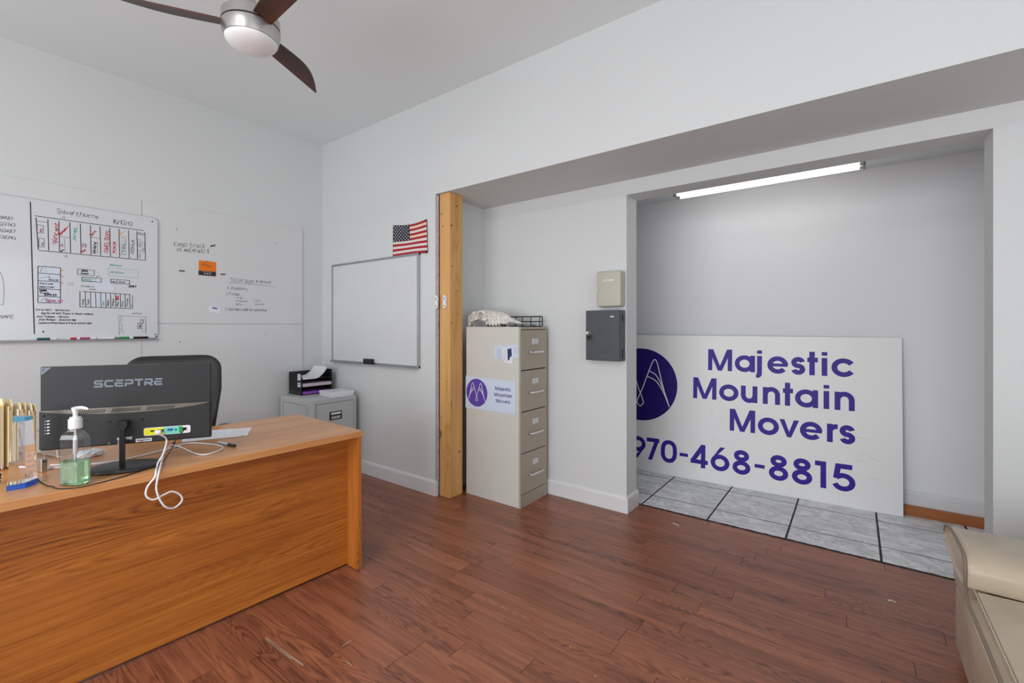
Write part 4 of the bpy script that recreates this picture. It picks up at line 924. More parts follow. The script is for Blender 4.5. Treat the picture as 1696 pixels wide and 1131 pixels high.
# ================================================================== DESK
DZ = .756; DT = .031
desk = empty('office_desk', 'large oak-laminate office desk in the left foreground', 'desk', (-2.133, 1.500, 0), R(-2.18))
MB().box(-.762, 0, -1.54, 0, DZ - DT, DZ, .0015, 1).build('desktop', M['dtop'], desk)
MB().box(-.128, -.110, -1.515, -.024, .012, DZ - DT - .0005).build('modesty_panel', M['desk'], desk)
MB().box(-.750, -.010, -.026, -.004, .003, DZ - DT - .0005, .0008, 1).build('end_panel', M['deskz'], desk)
MB().box(-.750, -.010, -1.537, -1.515, .003, DZ - DT - .0005, .0008, 1).build('end_panel', M['deskz'], desk)
for y_ in (-.05, -1.47):
    for x_ in (-.03, -.72):
        if y_ == -.05: MB().cyl((x_, -.015, 0), (x_, -.015, .003), .008, seg=12).build('glide', M['blackm'], desk)
for ya, yb in ((-.42, -.028), (-1.513, -1.12)):
    MB().box(-.745, -.15, ya, yb, .05, DZ - DT - .001).build('drawer_pedestal', M['desk'], desk)
    for k in range(2):
        dd = MB().box(-.757, -.746, ya + .01, yb - .01, .07 + k * .32, .07 + k * .32 + .31, .001, 1).build('drawer', M['desk'], desk)
        MB().box(-.770, -.758, (ya + yb) / 2 - .05, (ya + yb) / 2 + .05, .30 + k * .32, .31 + k * .32, .001, 1).build('pull', M['nickel'], dd)
DTOP = DZ + .0005
# ---- monitor
mo = empty('computer_monitor', 'black monitor on the desk, seen from its back', 'monitor', (-2.3505, .558, DTOP))
mang = math.atan2(.482, .267)                    # local x runs along the screen to the viewer's right
mo.rotation_euler = (0, 0, mang)
# local: x right, -y towards the photographer, origin under the middle of the panel
zb = .846 - DTOP; MW, MH = .5505, .3205
MB().box(-MW / 2, MW / 2, -.004, .014, zb, zb + MH, .003, 2).build('screen_bezel', M['black'], mo)
b = MB(); z1 = zb + .145
b.prism([(-.004, zb + .004), (-.022, zb + .009), (-.022, z1 + .006), (-.004, z1 + .010)], 'X', -MW / 2 + .004, MW / 2 - .004)
lower = b.build('lower_back_shell', M['monitor'], mo)
MB().box(-MW / 2 + .002, MW / 2 - .002, -.0075, -.0035, zb + .15, zb + MH - .002, .001, 1).build('upper_back_shell', M['monitor'], mo)
b = MB(); Nn_ = 24; pb, pt = [], []
for i in range(Nn_ + 1):
    t = i / Nn_ * 2 - 1; x_ = t * (MW / 2 - .004); pt.append((x_, zb + .1545)); pb.append((x_, zb + .1535 - .024 * (1 - t * t) ** .8))
b.prism(pb + pt[::-1], 'Y', -.0235, -.004); b.build('vent_band', M['ventband'], mo)
b = MB()
for i in range(54):
    u = -.165 + i * .33 / 53
    if (i // 9) % 2 == 1 and i % 9 > 5: continue
    zc = zb + .142; b.prism([(u - .0013 - .003, zc - .007), (u + .0013 - .003, zc - .007), (u + .0013 + .003, zc + .007), (u - .0013 + .003, zc + .007)], 'Y', -.0242, -.0236)
o = b.build('vent_slots', M['slot'], mo)
mpm = lambda u, v: (u - MW / 2, -.0080, zb + v)
mpm2 = lambda u, v: (u - MW / 2, -.0226, zb + v)
# brand lettering: wide squared letters cut by a horizontal gap
b = MB(); lw_ = .0066
def sl(pts): lev[0] = lev[0] % 9 + 1; ribbon(b, pts, lw_, lift(mpm, 3e-5 * lev[0]))
ux, v0, hh_ = .160, .2335, .0285; lwid = .0285; gp = .0035
v1_ = v0 + hh_; vm = (v0 + v1_) / 2; h2 = lw_ / 2
for ch in 'SCEPTRE':
    a, c_ = ux, ux + lwid
    if ch == 'S': sl([(c_, v1_ - h2), (a + .005, v1_ - h2), (a + h2, v1_ - h2 - .003), (a + h2, vm + .003), (a + .006, vm), (c_ - .006, vm), (c_ - h2, vm - .003), (c_ - h2, v0 + h2 + .003), (c_ - .005, v0 + h2), (a, v0 + h2)])
    if ch == 'C': sl([(c_, v1_ - h2), (a + .006, v1_ - h2), (a + h2, v1_ - h2 - .005), (a + h2, v0 + h2 + .005), (a + .006, v0 + h2), (c_, v0 + h2)])
    if ch == 'E':
        sl([(c_, v1_ - h2), (a + .004, v1_ - h2)]); sl([(c_ - .002, vm), (a, vm)]); sl([(a + h2, vm), (a + h2, v0 + h2 + .003), (a + .006, v0 + h2), (c_, v0 + h2)])
    if ch == 'P': sl([(a + .002, v1_ - h2), (c_ - .005, v1_ - h2), (c_ - h2, v1_ - h2 - .004), (c_ - h2, vm - .001), (c_ - .006, vm - .003), (a, vm - .003)]); sl([(a + h2, vm - .003), (a + h2, v0)])
    if ch == 'T': sl([(a, v1_ - h2), (c_, v1_ - h2)]); sl([((a + c_) / 2, v1_ - h2), ((a + c_) / 2, v0)])
    if ch == 'R': sl([(a + .002, v1_ - h2), (c_ - .005, v1_ - h2), (c_ - h2, v1_ - h2 - .004), (c_ - h2, vm - .001), (c_ - .006, vm - .003), (a + .004, vm - .003)]); sl([(a + h2, vm + .004), (a + h2, v0)]); sl([(a + .012, vm - .003), (c_ - .001, v0)])
    ux += lwid + gp
b.build('brand_lettering', M['logo_grey'], mo)
b = MB(); b.poly([mpm(.004, .318), mpm(.034, .318), mpm(.004, .288)]); b.build('corner_sticker', M['logo_grey'], mo)
b = MB(); pen(b, 'F', .010, .304, .008, lambda u, v: (u - MW / 2, -.0084, zb + v), .0014, 0, 0); b.build('sticker_mark', M['monitor'], mo)
b = MB()
for i in range(5):
    v = .114 - i * .0118; b.poly([mpm2(.020, v), mpm2(.022, v), mpm2(.022, v + .003), mpm2(.020, v + .003)]); b.poly([mpm2(.0255, v - .0005), mpm2(.0335, v), mpm2(.0345, v + .004), mpm2(.0265, v + .004)])
b.build('button_legend', M['paper'], mo)
for u, v, nm, m_, r_ in ((.017, .135, 'screw_hole', 'slot', .0038), (.536, .142, 'screw_hole', 'slot', .0035), (.212, .098, 'mount_boss', 'blackm', .0055), (.316, .098, 'mount_boss', 'blackm', .0055), (.212, .012, 'screw', 'chrome', .0042), (.316, .012, 'screw', 'chrome', .0042), (.523, .058, 'screw', 'chrome', .0018)):
    b = MB(); b.cyl((u - MW / 2, -.0215, zb + v), (u - MW / 2, -.0245, zb + v), r_, seg=16); b.build(nm, M[m_], mo)
# port bay
pbay = MB().prism([(u - MW / 2, zb + v) for u, v in rrect(.322, .480, .030, .062, .007)], 'Y', -.0228, -.0215).build('port_bay', M['white'], mo)
def pq(nm, m_, u0, u1, v0_, v1__, y_=-.0234, r_=0):
    pts = rrect(u0, u1, v0_, v1__, r_, 4) if r_ else [(u0, v0_), (u1, v0_), (u1, v1__), (u0, v1__)]
    bb_ = MB(); bb_.prism([(u - MW / 2, zb + v) for u, v in pts], 'Y', y_ - .0004, y_); return bb_.build(nm, M[m_], pbay)
pq('yellow_field', 'yellow', .324, .389, .032, .060, r_=.005); pq('aqua_field', 'aqua', .3885, .4405, .032, .060); pq('green_field', 'green', .4405, .452, .032, .060)
pq('video_port', 'blackm', .344, .359, .045, .051, -.0242); pq('video_port', 'blackm', .366, .388, .043, .053, -.0242); pq('blue_port', 'blue', .401, .420, .044, .053, -.0242); pq('audio_jack', 'slot', .427, .433, .044, .050, -.0242); pq('power_jack', 'slot', .452, .466, .042, .054, -.0242)
b = MB(); b.poly([mpm2(.296, .008), mpm2(.348, .008), mpm2(.348, .021), mpm2(.296, .021)]); b.build('serial_label', M['paper'], mo)
b = MB(); ribbon(b, [(.300, .0145), (.344, .0145)], .005, lambda u, v: (u - MW / 2, -.0230, zb + v)); b.build('serial_print', M['inkg'], mo)
b = MB(); pen(b, 'SCEPTRE', .237, .022, .0085, mpm2, .002, 0, 0, adv=.95)
for v in (.016, .011, .006): ribbon(b, [(.238, v), (.254, v)], .002, mpm2)
b.build('rating_label', M['paper'], mo)
# stand: neck, pole, oval foot
uc = .2605 - MW / 2
b = MB(); b.prism([(uc - .0165, zb + .100), (uc + .0165, zb + .100), (uc + .0175, zb + .082), (uc + .008, zb + .066), (uc - .008, zb + .066), (uc - .0175, zb + .082)], 'Y', -.055, -.0215, .0015); b.build('stand_neck', M['black'], mo)
b = MB(); b.box(uc - .0085, uc + .0085, -.056, -.040, .010, zb + .075, .002, 2); b.build('stand_pole', M['black'], mo)
b = MB(); b.lathe([(.96, 0), (1, .003), (1, .008), (.97, .0125), (.9, .014)], 56, (uc + .004, -.035, 0), .120, .088); b.build('stand_foot', M['black'], mo, smooth=True)

def to_world(o_, p):
    return Matrix.Translation(o_.location) @ Matrix.Rotation(o_.rotation_euler.z, 4, 'Z') @ Vector(p)
prt = to_world(mo, (.3725 - MW / 2, -.026, zb + .044))
# ---- white cable
zc = DTOP + .0042
XH_ = -2.147
pts = [prt, prt + Vector((.020, -.008, -.004)), (-2.275, .655, .855), (-2.262, .640, .800), (-2.254, .622, zc + .012), (-2.215, .606, zc), (-2.165, .590, zc + .001), (XH_, .580, .742), (XH_, .558, .712), (XH_ + .002, .554, .680), (XH_ + .003, .576, .659), (XH_ + .003, .608, .668), (XH_ + .001, .637, .672), (XH_, .664, .650), (XH_, .669, .625), (XH_, .644, .606),
       (XH_ + .012, .614, .620), (XH_ + .012, .594, .655), (XH_ + .011, .583, .700), (XH_ + .008, .588, .740), (-2.170, .603, zc + .004), (-2.260, .634, zc + .009), (-2.42, .688, zc + .006), (-2.535, .735, zc), (-2.58, .765, zc), (-2.50, .776, zc), (-2.36, .775, zc), (-2.275, .79, zc), (-2.290, .850, zc), (-2.345, .892, zc), (-2.43, .888, zc), (-2.555, .825, zc), (-2.515, .725, zc), (-2.475, .61, zc), (-2.472, .50, zc), (-2.52, .43, zc), (-2.60, .36, zc)]
b = MB(); b.tube(spline(pts, 9), .0035, 10)
cbl = b.build('video_cable', M['white'], smooth=True); tag(cbl, 'looped white video cable drooping over the front edge of the desk', 'cable')
b = MB(); b.box(-.0105, .0105, -.022, 0, -.006, .006, .002, 2)
o = b.build('plug', M['white'], mo); o.location = (.3725 - MW / 2, -.0235, zb + .046)
# ---- black power cable
pk = to_world(mo, (.459 - MW / 2, -.027, zb + .048)); z2 = DTOP + .0024
pts = [pk, pk + Vector((.020, -.012, -.008)), pk + Vector((.018, -.045, -.050)), (-2.29, .690, .830), (-2.295, .665, .785), (-2.27, .640, z2 + .006), (-2.238, .585, z2), (-2.196, .500, z2), (-2.172, .430, z2), (-2.165, .372, z2), (-2.200, .330, z2), (-2.232, .318, z2), (-2.250, .318, z2), (-2.285, .306, z2), (-2.36, .30, z2), (-2.45, .30, z2)]
b = MB(); b.tube(spline(pts, 8), .0018, 8); tag(b.build('power_cord', M['blackm'], smooth=True), 'thin black power cord curving along the desk edge to the trophy', 'cable')
# ---- sanitiser bottle
bt = empty('sanitizer_bottle', 'clear pump bottle half full of green gel at the desk edge', 'bottle', (-2.232, .372, DTOP), R(36))
def oct_(sx, sy, c):
    return [(sx, -sy + c), (sx, sy - c), (sx - c, sy), (-sx + c, sy), (-sx, sy - c), (-sx, -sy + c), (-sx + c, -sy), (sx - c, -sy)]
def loft(mb_, secs):
    rings = [[mb_.bm.verts.new((x_, y_, z_)) for x_, y_ in pts_] for pts_, z_ in secs]
    for A, B_ in zip(rings, rings[1:]):
        for i in range(len(A)): mb_.bm.faces.new((A[i], A[(i + 1) % len(A)], B_[(i + 1) % len(A)], B_[i]))
    mb_.bm.faces.new(rings[0][::-1]); mb_.bm.faces.new(rings[-1]); return mb_
def ell(sx, sy, n=8): return [(sx * math.cos(R(-22.5 + 45 * i)), sy * math.sin(R(-22.5 + 45 * i))) for i in range(n)]
SX, SY = .0445, .026
b = loft(MB(), [(oct_(SX - .006, SY - .006, .012), 0), (oct_(SX - .001, SY - .001, .013), .004), (oct_(SX, SY, .013), .010), (oct_(SX, SY, .013), .165), (oct_(SX - .004, SY - .003, .013), .180), (oct_(SX - .018, SY - .009, .010), .192), (ell(.0165, .0165), .197), (ell(.0150, .0150), .203)])
o = b.build('bottle_body', M['plasticclear'], bt); md = o.modifiers.new('wall', 'SOLIDIFY'); md.thickness = .0010; md.offset = -1
b = loft(MB(), [(oct_(SX - .009, SY - .009, .012), .0030), (oct_(SX - .0016, SY - .0016, .0128), .0112), (oct_(SX - .0016, SY - .0016, .0128), .086)]); b.build('gel', M['gel'], bt)
b = MB(); b.cyl((0, 0, .201), (0, 0, .234), .0195, seg=32); b.cyl((0, 0, .234), (0, 0, .241), .0155, seg=32); b.build('screw_cap', M['white'], bt, smooth=True, angle=30)
b = MB(); b.lathe([(.0075, .240), (.0065, .252), (.0100, .268), (.0115, .274), (.004, .277)], 24); b.tube([(.004, 0, .2725), (.022, 0, .2745), (.038, 0, .272), (.047, 0, .268)], [.0055, .0055, .0045, .003], 10); b.build('pump_head', M['white'], bt, smooth=True)
b = MB(); b.cyl((0, 0, .012), (0, 0, .200), .0035, seg=12); b.cyl((0, 0, .110), (0, 0, .165), .0065, seg=14); b.build('dip_tube', M['white'], bt, smooth=True)
# ---- crystal award
aw = empty('crystal_award', 'clear faceted crystal trophy with a bright blue foot', 'trophy', (-2.352, .254, DTOP))
ft = [(.026, -.040), (.034, .004), (-.010, .040), (-.044, .030), (-.034, -.034)]
def sc2(p, k, dx=0, dy=0): return [(a * k + dx, b_ * k + dy) for a, b_ in p]
loft(MB(), [(ft, 0), (sc2(ft, .99), .018)]).build('blue_foot', M['blueg'], aw)
loft(MB(), [(sc2(ft, .985), .0183), (sc2(ft, .62, 0, .002), .232)]).build('crystal_body', M['glass'], aw)
b = MB(); q = sc2(ft, .62, 0, .002); r1_ = [b.bm.verts.new((x_, y_, .2323)) for x_, y_ in q]; r2_ = [b.bm.verts.new((x_, y_, .247 - .12 * y_)) for x_, y_ in q]
for i in range(5): b.bm.faces.new((r1_[i], r1_[(i + 1) % 5], r2_[(i + 1) % 5], r2_[i]))
b.bm.faces.new(r1_[::-1]); b.bm.faces.new(r2_); b.build('bevelled_tip', M['cyang'], aw)
b = MB(); 
fa = Vector((.040, .002, 0)) * .99; fb = Vector((-.010, .052, 0)) * .99
for k, t in enumerate(('Best of', 'SUMMIT', 'Movers', '2018')):
    z = .105 - k * .020; s_ = 1 - (z / .232) * .37
    mpe = lambda u, v, s_=s_: tuple((fa * s_).lerp(fb * s_, .18 + u / .07) * 1.01 + Vector((0, 0, v)))
    pen(b, t, 0, z, .010, mpe, .0012, .1, .1, adv=.7)
b.build('etched_text', M['paper'], aw)
# ---- folders in a wire sorter
fs = empty('wire_sorter', 'white wire desktop sorter holding manila folders', 'file sorter', (-2.835, .245, DTOP), R(14))
b = MB()
for y_ in (-.10, .13): b.tube([(-.15, y_, .004), (.155, y_, .004)], .003, 8)
for k in range(6):
    y_ = -.09 + k * .042; b.tube([(.15, y_, .004), (.12, y_, .12), (-.10, y_, .16), (-.14, y_, .004)], .0022, 6)
b.build('wire_frame', M['white'], fs)
for k, (y_, h_, th, m_, lb) in enumerate(((.232, .272, .014, 'manila', 'leftmost manila folder in the sorter, partly outside the frame'), (.258, .266, .010, 'manila', 'tallest manila folder whose whole top edge is in view'), (.283, .252, .008, 'folder_in', 'pale folder between the tallest and the stepped manila ones'), (.296, .250, .010, 'manila', 'manila folder with stepped tab just left of the trophy tip'), (.314, .243, .008, 'folder_in', 'pale folder seen through the crystal trophy'), (.326, .238, .008, 'manila', 'shortest manila folder at the right end of the sorter'))):
    e_ = empty('manila_folder', lb, 'folder', (-2.675 - .141, y_ - .035, DTOP + .0075), R(14), 'manila folders in the sorter')
    for sgn in (-1, 1):
        b = MB(); b.prism([(-.15, 0), (.145, 0), (.145, h_ - .02), (.14, h_ - .012), (.085, h_ - .012), (.078, h_ - .022), (-.15, h_ - .022)] if sgn > 0 else [(-.15, 0), (.145, 0), (.145, h_ - .026), (-.15, h_ - .026)], 'Y', sgn * th / 2 - .0005, sgn * th / 2 + .0005)
        b.build('cover', M[m_], e_)
    b = MB(); b.box(-.145, .138, -th / 2 + .001, th / 2 - .001, .001, h_ - .04); b.build('papers', M['folder_in'], e_)
    b = MB(); b.prism([(.085, h_ - .012), (.14, h_ - .012), (.136, h_), (.09, h_)], 'Y', th / 2 - .0005, th / 2 + .0005); b.build('tab', M[m_], e_)
# ---- small things on the desk
sb = empty('usb_charger', 'small brushed metal block behind the trophy on the desk', 'gadget', (-2.53, .326, DTOP), R(20))
MB().box(-.016, .016, -.010, .010, 0, .050, .002, 2).build('casing', M['nickel'], sb); MB().box(.0155, .0165, -.006, .006, .038, .042).build('slot', M['slot'], sb)
e_ = empty('stylus_pen', 'thin white pen lying on the desk left of the bottle', 'pen', (-2.545, .358, DTOP + .005), R(40))
b = MB(); b.cyl((-.07, 0, 0), (.06, 0, 0), .0045, seg=12); b.build('barrel', M['white'], e_, smooth=True); b = MB(); b.cyl((.06, 0, 0), (.075, 0, 0), .0045, .001, seg=12); b.build('tip', M['nickel'], e_, smooth=True)
b = MB(); rr = random.Random(5); r_ = bmesh.ops.create_icosphere(b.bm, subdivisions=3, radius=1)
for v in r_['verts']:
    n_ = v.co.normalized(); k = 1 + .22 * math.sin(7 * n_.x + 3 * n_.y) * math.cos(6 * n_.y - 4 * n_.z) + rr.uniform(-.07, .07)
    v.co = Vector((n_.x * .030 * k, n_.y * .045 * k, max(-.014, n_.z * .016 * k)))
tag(b.build('crumpled_tissue', M['paper'], loc=(-2.655, .490, DTOP + .0145)), 'crumpled white tissue on the desk behind the bottle', 'tissue')
ps = empty('paper_sheets', 'two overlapping white printed sheets on the desk by the monitor', 'paper', (-2.665, 1.0, DTOP))
def sheet(mb_, x_, y_, a, z_, w_=.216, h_=.279):
    mb_.box(-w_ / 2, w_ / 2, -h_ / 2, h_ / 2, 0, .0006, 0, mx=Matrix.Translation((x_, y_, z_)) @ Matrix.Rotation(a, 4, 'Z')); return mb_
sheet(MB(), -.01, .0, R(-32), .0003).build('sheet', M['paper'], ps); sheet(MB(), .005, -.010, R(-26), .0012).build('sheet', M['paper'], ps)
b = MB(); A_ = R(-26)
mpp = lambda u, v: (.005 + u * math.cos(A_) - v * math.sin(A_), -.010 + u * math.sin(A_) + v * math.cos(A_), .0022)
for k in range(16):
    if k in (5, 11): continue
    ribbon(b, [(-.09, -.12 + k * .015), (-.09 + random.uniform(.08, .17), -.12 + k * .015)], .0012, mpp)
b.build('print_lines', mat('pale_blue_print', (168, 178, 196), .7), ps)
b = MB(); b.poly([mpp(.080, .105), mpp(.100, .105), mpp(.100, .125), mpp(.080, .125)]); b.build('highlight', mat('highlighter', (214, 216, 60), .7), ps)
e_ = empty('marker_pen', 'white permanent marker with black cap lying against the cable loop', 'marker', (-2.378, .926, DTOP + .0065), R(22))
e_.rotation_euler = (0, 0, R(8))
b = MB(); b.cyl((-.075, 0, 0), (.006, 0, 0), .006, seg=16); b.build('barrel', mat('pale_blue_barrel', (196, 204, 216), .4), e_, smooth=True)
b = MB(); b.cyl((.006, 0, 0), (.060, 0, 0), .0065, .0058, seg=16); b.build('cap', M['black'], e_, smooth=True)
b = MB(); pts = [(-2.47 + .02 * math.cos(t * .9) + t * .002, .195 + .016 * math.sin(t * .9), DTOP + .004 + .002 * t) for t in range(0, 18)]
b.tube(spline(pts, 3), .003, 8); tag(b.build('coiled_cord', M['blackm'], smooth=True), 'black coiled cord at the left edge beneath the folders', 'cable')

# ================================================================== GREY CABINET IN THE CORNER
gc = empty('filing_cabinet', 'low grey two-drawer filing cabinet in the corner behind the desk', 'filing cabinet', (-3.858, 2.243, 0))
gx0, gx1, gy0, gy1, gh = -.275, .275, -.203, .203, .705
MB().box(gx0, gx1 - .006, gy0, gy1, 0, gh, .005, 3).build('carcass', M['greysteel'], gc, smooth=True)
b = MB(); b.box(gx1 - .008, gx1, gy0, gy0 + .022, 0, gh, .001, 1); b.box(gx1 - .008, gx1, gy1 - .022, gy1, 0, gh, .001, 1); b.box(gx1 - .008, gx1, gy0 + .022, gy1 - .022, gh - .035, gh, .001, 1); b.box(gx1 - .008, gx1, gy0 + .022, gy1 - .022, 0, .05, .001, 1); b.build('face_frame', M['greysteel'], gc, smooth=True)
MB().box(gx1 - .0062, gx1 - .004, gy0 + .022, gy1 - .022, .05, gh - .035).build('shadow_gap', M['slot'], gc)
b = MB()
for e__ in ([(gx0 + .05, gy0 - .0015, .1), (gx0 + .05, gy0 - .0015, gh - .07), (gx0 + .07, gy0 - .0015, gh - .05), (gx1 - .11, gy0 - .0015, gh - .05), (gx1 - .09, gy0 - .0015, gh - .07), (gx1 - .09, gy0 - .0015, .1)],): b.tube(e__, .0022, 6)
b.build('pressed_side_panel', mat('pressed_line', (150, 152, 154), .5), gc)
for k in range(2):
    z0 = .055 + k * .310; d = MB().box(gx1 - .0038, gx1 + .001, gy0 + .026, gy1 - .026, z0, z0 + .302, .002, 2).build('drawer', M['greysteel'], gc)
    zc_ = z0 + .195
    b = MB(); b.box(gx1 + .001, gx1 + .006, -.058, .058, zc_ - .040, zc_ + .032, .002, 1); b.build('pull_surround', M['blackm'], d)
    MB().box(gx1 + .006, gx1 + .0075, -.046, .046, zc_ + .006, zc_ + .024).build('label_card', M['paper'], d)
    MB().box(gx1 + .006, gx1 + .0078, -.044, .044, zc_ - .032, zc_ - .008, .001, 1).build('pull_cup', M['nickel'], d)
ZG = gh + .0008
# letter trays
tr = empty('letter_tray', 'black three-tier letter tray on the low grey cabinet', 'letter tray', (-4.058, 2.285, ZG))
tx0, tx1, ty0, ty1 = -.108, .108, -.147, .147
b = MB()
b.box(tx0, tx0 + .004, ty0, ty1, 0, .2, .001, 1); b.build('back_panel', M['blackm'], tr)
for y_ in (ty0, ty1): MB().box(tx0, tx1, y_ - .002, y_ + .002, 0, .200 if y_ < 0 else .215, .001, 1).build('side_panel', M['blackm'], tr)
for k in range(3):
    b = MB(); b.box(tx0, tx1, ty0, ty1, .003 + k * .066, .007 + k * .066); b.box(tx1 - .004, tx1, ty0, ty1, .003 + k * .066, .014 + k * .066); b.build('shelf', M['blackm'], tr)
for z_, h_ in ((.175, .035), (.147, .022), (.110, .012), (.088, .024)):
    b = MB(); b.box(.045, .098, ty0 - .0035, ty0 - .0022, z_ - h_ / 2 - .004, z_ + h_ / 2 - .004); b.build('tier_label', M['paleblue'], tr)
b = MB()
for k in range(7): b.box(-.09 + k * .028, -.084 + k * .028, ty0 - .0028, ty0 - .0021, .008, .030)
b.build('vent_slots', M['inkg'], tr)
# papers in trays
def curl(name, m_, lab, z_, th, bend, y0_=-.135, y1_=.140, x0_=-.10, x1_=.112):
    b_ = MB(); n_ = 18; T_, B_ = [], []
    for i in range(n_ + 1):
        t = i / n_; yy = y0_ + (y1_ - y0_) * t * (1 - .18 * bend * t); zz = z_ + bend * .085 * max(0, (t - .45) / .55) ** 1.7
        T_.append([b_.bm.verts.new((x_, yy - .0 * t, zz + th)) for x_ in (x0_, x1_)]); B_.append([b_.bm.verts.new((x_, yy + .004 * bend * t, zz)) for x_ in (x0_, x1_)])
    for i in range(n_):
        b_.bm.faces.new((T_[i][0], T_[i][1], T_[i + 1][1], T_[i + 1][0])); b_.bm.faces.new((B_[i][0], B_[i + 1][0], B_[i + 1][1], B_[i][1]))
        for j in (0, 1): b_.bm.faces.new((T_[i][j], T_[i + 1][j], B_[i + 1][j], B_[i][j]))
    b_.bm.faces.new((T_[0][0], T_[0][1], B_[0][1], B_[0][0])); b_.bm.faces.new((T_[n_][0], T_[n_][1], B_[n_][1], B_[n_][0]))
    o_ = b_.build(name, M[m_], smooth=True, angle=35); o_.location = tr.location; return tag(o_, lab, 'paper')
curl('paper_stack', 'paper', 'curled white papers on the top tier of the black tray', .1395, .018, 1.0)
curl('paper_stack', 'pinkpaper', 'pinkish paper stack in the middle tier of the black tray', .0735, .028, 0.0)
curl('paper_stack', 'purplepaper', 'purple papers in the bottom tier of the black tray', .0075, .020, 0.0)
rm = empty('paper_ream', 'flat white box of paper at the front of the low grey cabinet', 'paper box', (-3.715, 2.335, ZG), R(-6))
MB().box(-.11, .11, -.105, .105, 0, .022, .002, 1).build('paper_block', M['paper'], rm); MB().box(-.112, .112, -.108, .106, .022, .044, .003, 2).build('lid', M['white'], rm)
b = MB(); b.cyl((.03, 0, .044), (.03, 0, .0455), .006, seg=12); b.build('dot', M['inkg'], rm)

# ================================================================== OFFICE CHAIR
ch = empty('office_chair', 'black leather high-back office chair behind the desk', 'office chair', (-3.40, 1.02, 0), math.atan2(.94, .33))
# local x along the backrest to the viewer's right, +y towards the wall; faces -y (desk)
b = MB(); secs = []; nz = 48
for i in range(nz + 1):
    t = i / nz; t = 1 - (1 - t) ** 1.6; z_ = .47 + .665 * t
    hwid = .185 + .065 * min(1, t * 1.5)
    rc = .095
    if z_ > 1.135 - rc: hwid = hwid - rc + math.sqrt(max(0, rc ** 2 - (z_ - 1.135 + rc) ** 2))
    yy = .02 + .09 * t - .03 * math.sin(t * math.pi); th = .045 - .012 * t
    if z_ > 1.10: th *= math.sqrt(max(.03, 1 - ((z_ - 1.10) / .0353) ** 2))
    pts_ = [(hwid * math.copysign(abs(math.cos(a)) ** .5, math.cos(a)), yy + th * math.copysign(abs(math.sin(a)) ** .7, math.sin(a)) - .028 * (math.cos(a) ** 2)) for a in [2 * math.pi * k / 32 for k in range(32)]]
    secs.append((pts_, z_))
loft(b, secs); o = b.build('backrest', M['leather'], ch, smooth=True, angle=70)
b = MB(); b.box(-.25, .25, -.50, .02, .40, .51, .045, 4); b.build('seat', M['leather'], ch, smooth=True, angle=70)
for s_ in (-1, 1):
    b = MB(); b.box(s_ * .262 - .028, s_ * .262 + .028, -.36, -.04, .665, .695, .012, 3); b.build('armrest', M['black'], ch, smooth=True)
    b = MB(); b.tube([(s_ * .20, -.18, .40), (s_ * .285, -.18, .42), (s_ * .285, -.19, .60), (s_ * .262, -.22, .668)], .014, 10); b.build('arm_bracket', M['black'], ch, smooth=True)
b = MB(); b.cyl((0, -.22, .10), (0, -.22, .40), .027, seg=20); b.build('gas_lift', M['black'], ch, smooth=True)
for k in range(5):
    a = R(72 * k + 20); c_, s_ = math.cos(a), math.sin(a)
    b = MB(); b.tube([(0.02 * c_, -.22 + .02 * s_, .11), (.16 * c_, -.22 + .16 * s_, .10), (.29 * c_, -.22 + .29 * s_, .072)], [.024, .018, .013], 10); lg = b.build('base_arm', M['black'], ch, smooth=True)
    b = MB(); q_ = (.29 * c_, -.22 + .29 * s_, .028); b.cyl((q_[0] - .02 * s_, q_[1] + .02 * c_, .028), (q_[0] + .02 * s_, q_[1] - .02 * c_, .028), .0275, seg=18); b.build('caster', M['black'], lg, smooth=True)

# ================================================================== SOFA
so = empty('leather_sofa', 'cream leather sofa entering the frame at bottom right', 'sofa', (.30, 0, 0))
def cushion(nm, x0, x1, y0, y1, z0, z1, r_, crown=.012, m_='sofa', parent=None, nx=14, ny=14):
    b_ = MB(); rr_ = bmesh.ops.create_cube(b_.bm, size=1)
    for v in rr_['verts']: v.co = Vector(((x0 + x1) / 2 + v.co.x * (x1 - x0), (y0 + y1) / 2 + v.co.y * (y1 - y0), (z0 + z1) / 2 + v.co.z * (z1 - z0)))
    bmesh.ops.bevel(b_.bm, geom=list(b_.bm.edges), offset=r_, segments=4, affect='EDGES')
    bmesh.ops.subdivide_edges(b_.bm, edges=[e for e in b_.bm.edges if e.calc_length() > .12], cuts=10, use_grid_fill=True)
    for v in b_.bm.verts:
        tx = (v.co.x - x0) / (x1 - x0) * 2 - 1; ty = (v.co.y - y0) / (y1 - y0) * 2 - 1; tz = (v.co.z - z0) / (z1 - z0) * 2 - 1
        if tz > 0: v.co.z += crown * (1 - tx * tx) * (1 - ty * ty) + .002 * math.sin(v.co.x * 31 + v.co.y * 17) * (1 - tx ** 4)
        if tx < -.5: v.co.x -= crown * .9 * (1 - ty ** 4) * (1 - tz * tz)
    return b_.build(nm, M[m_], parent or so, smooth=True, angle=60)
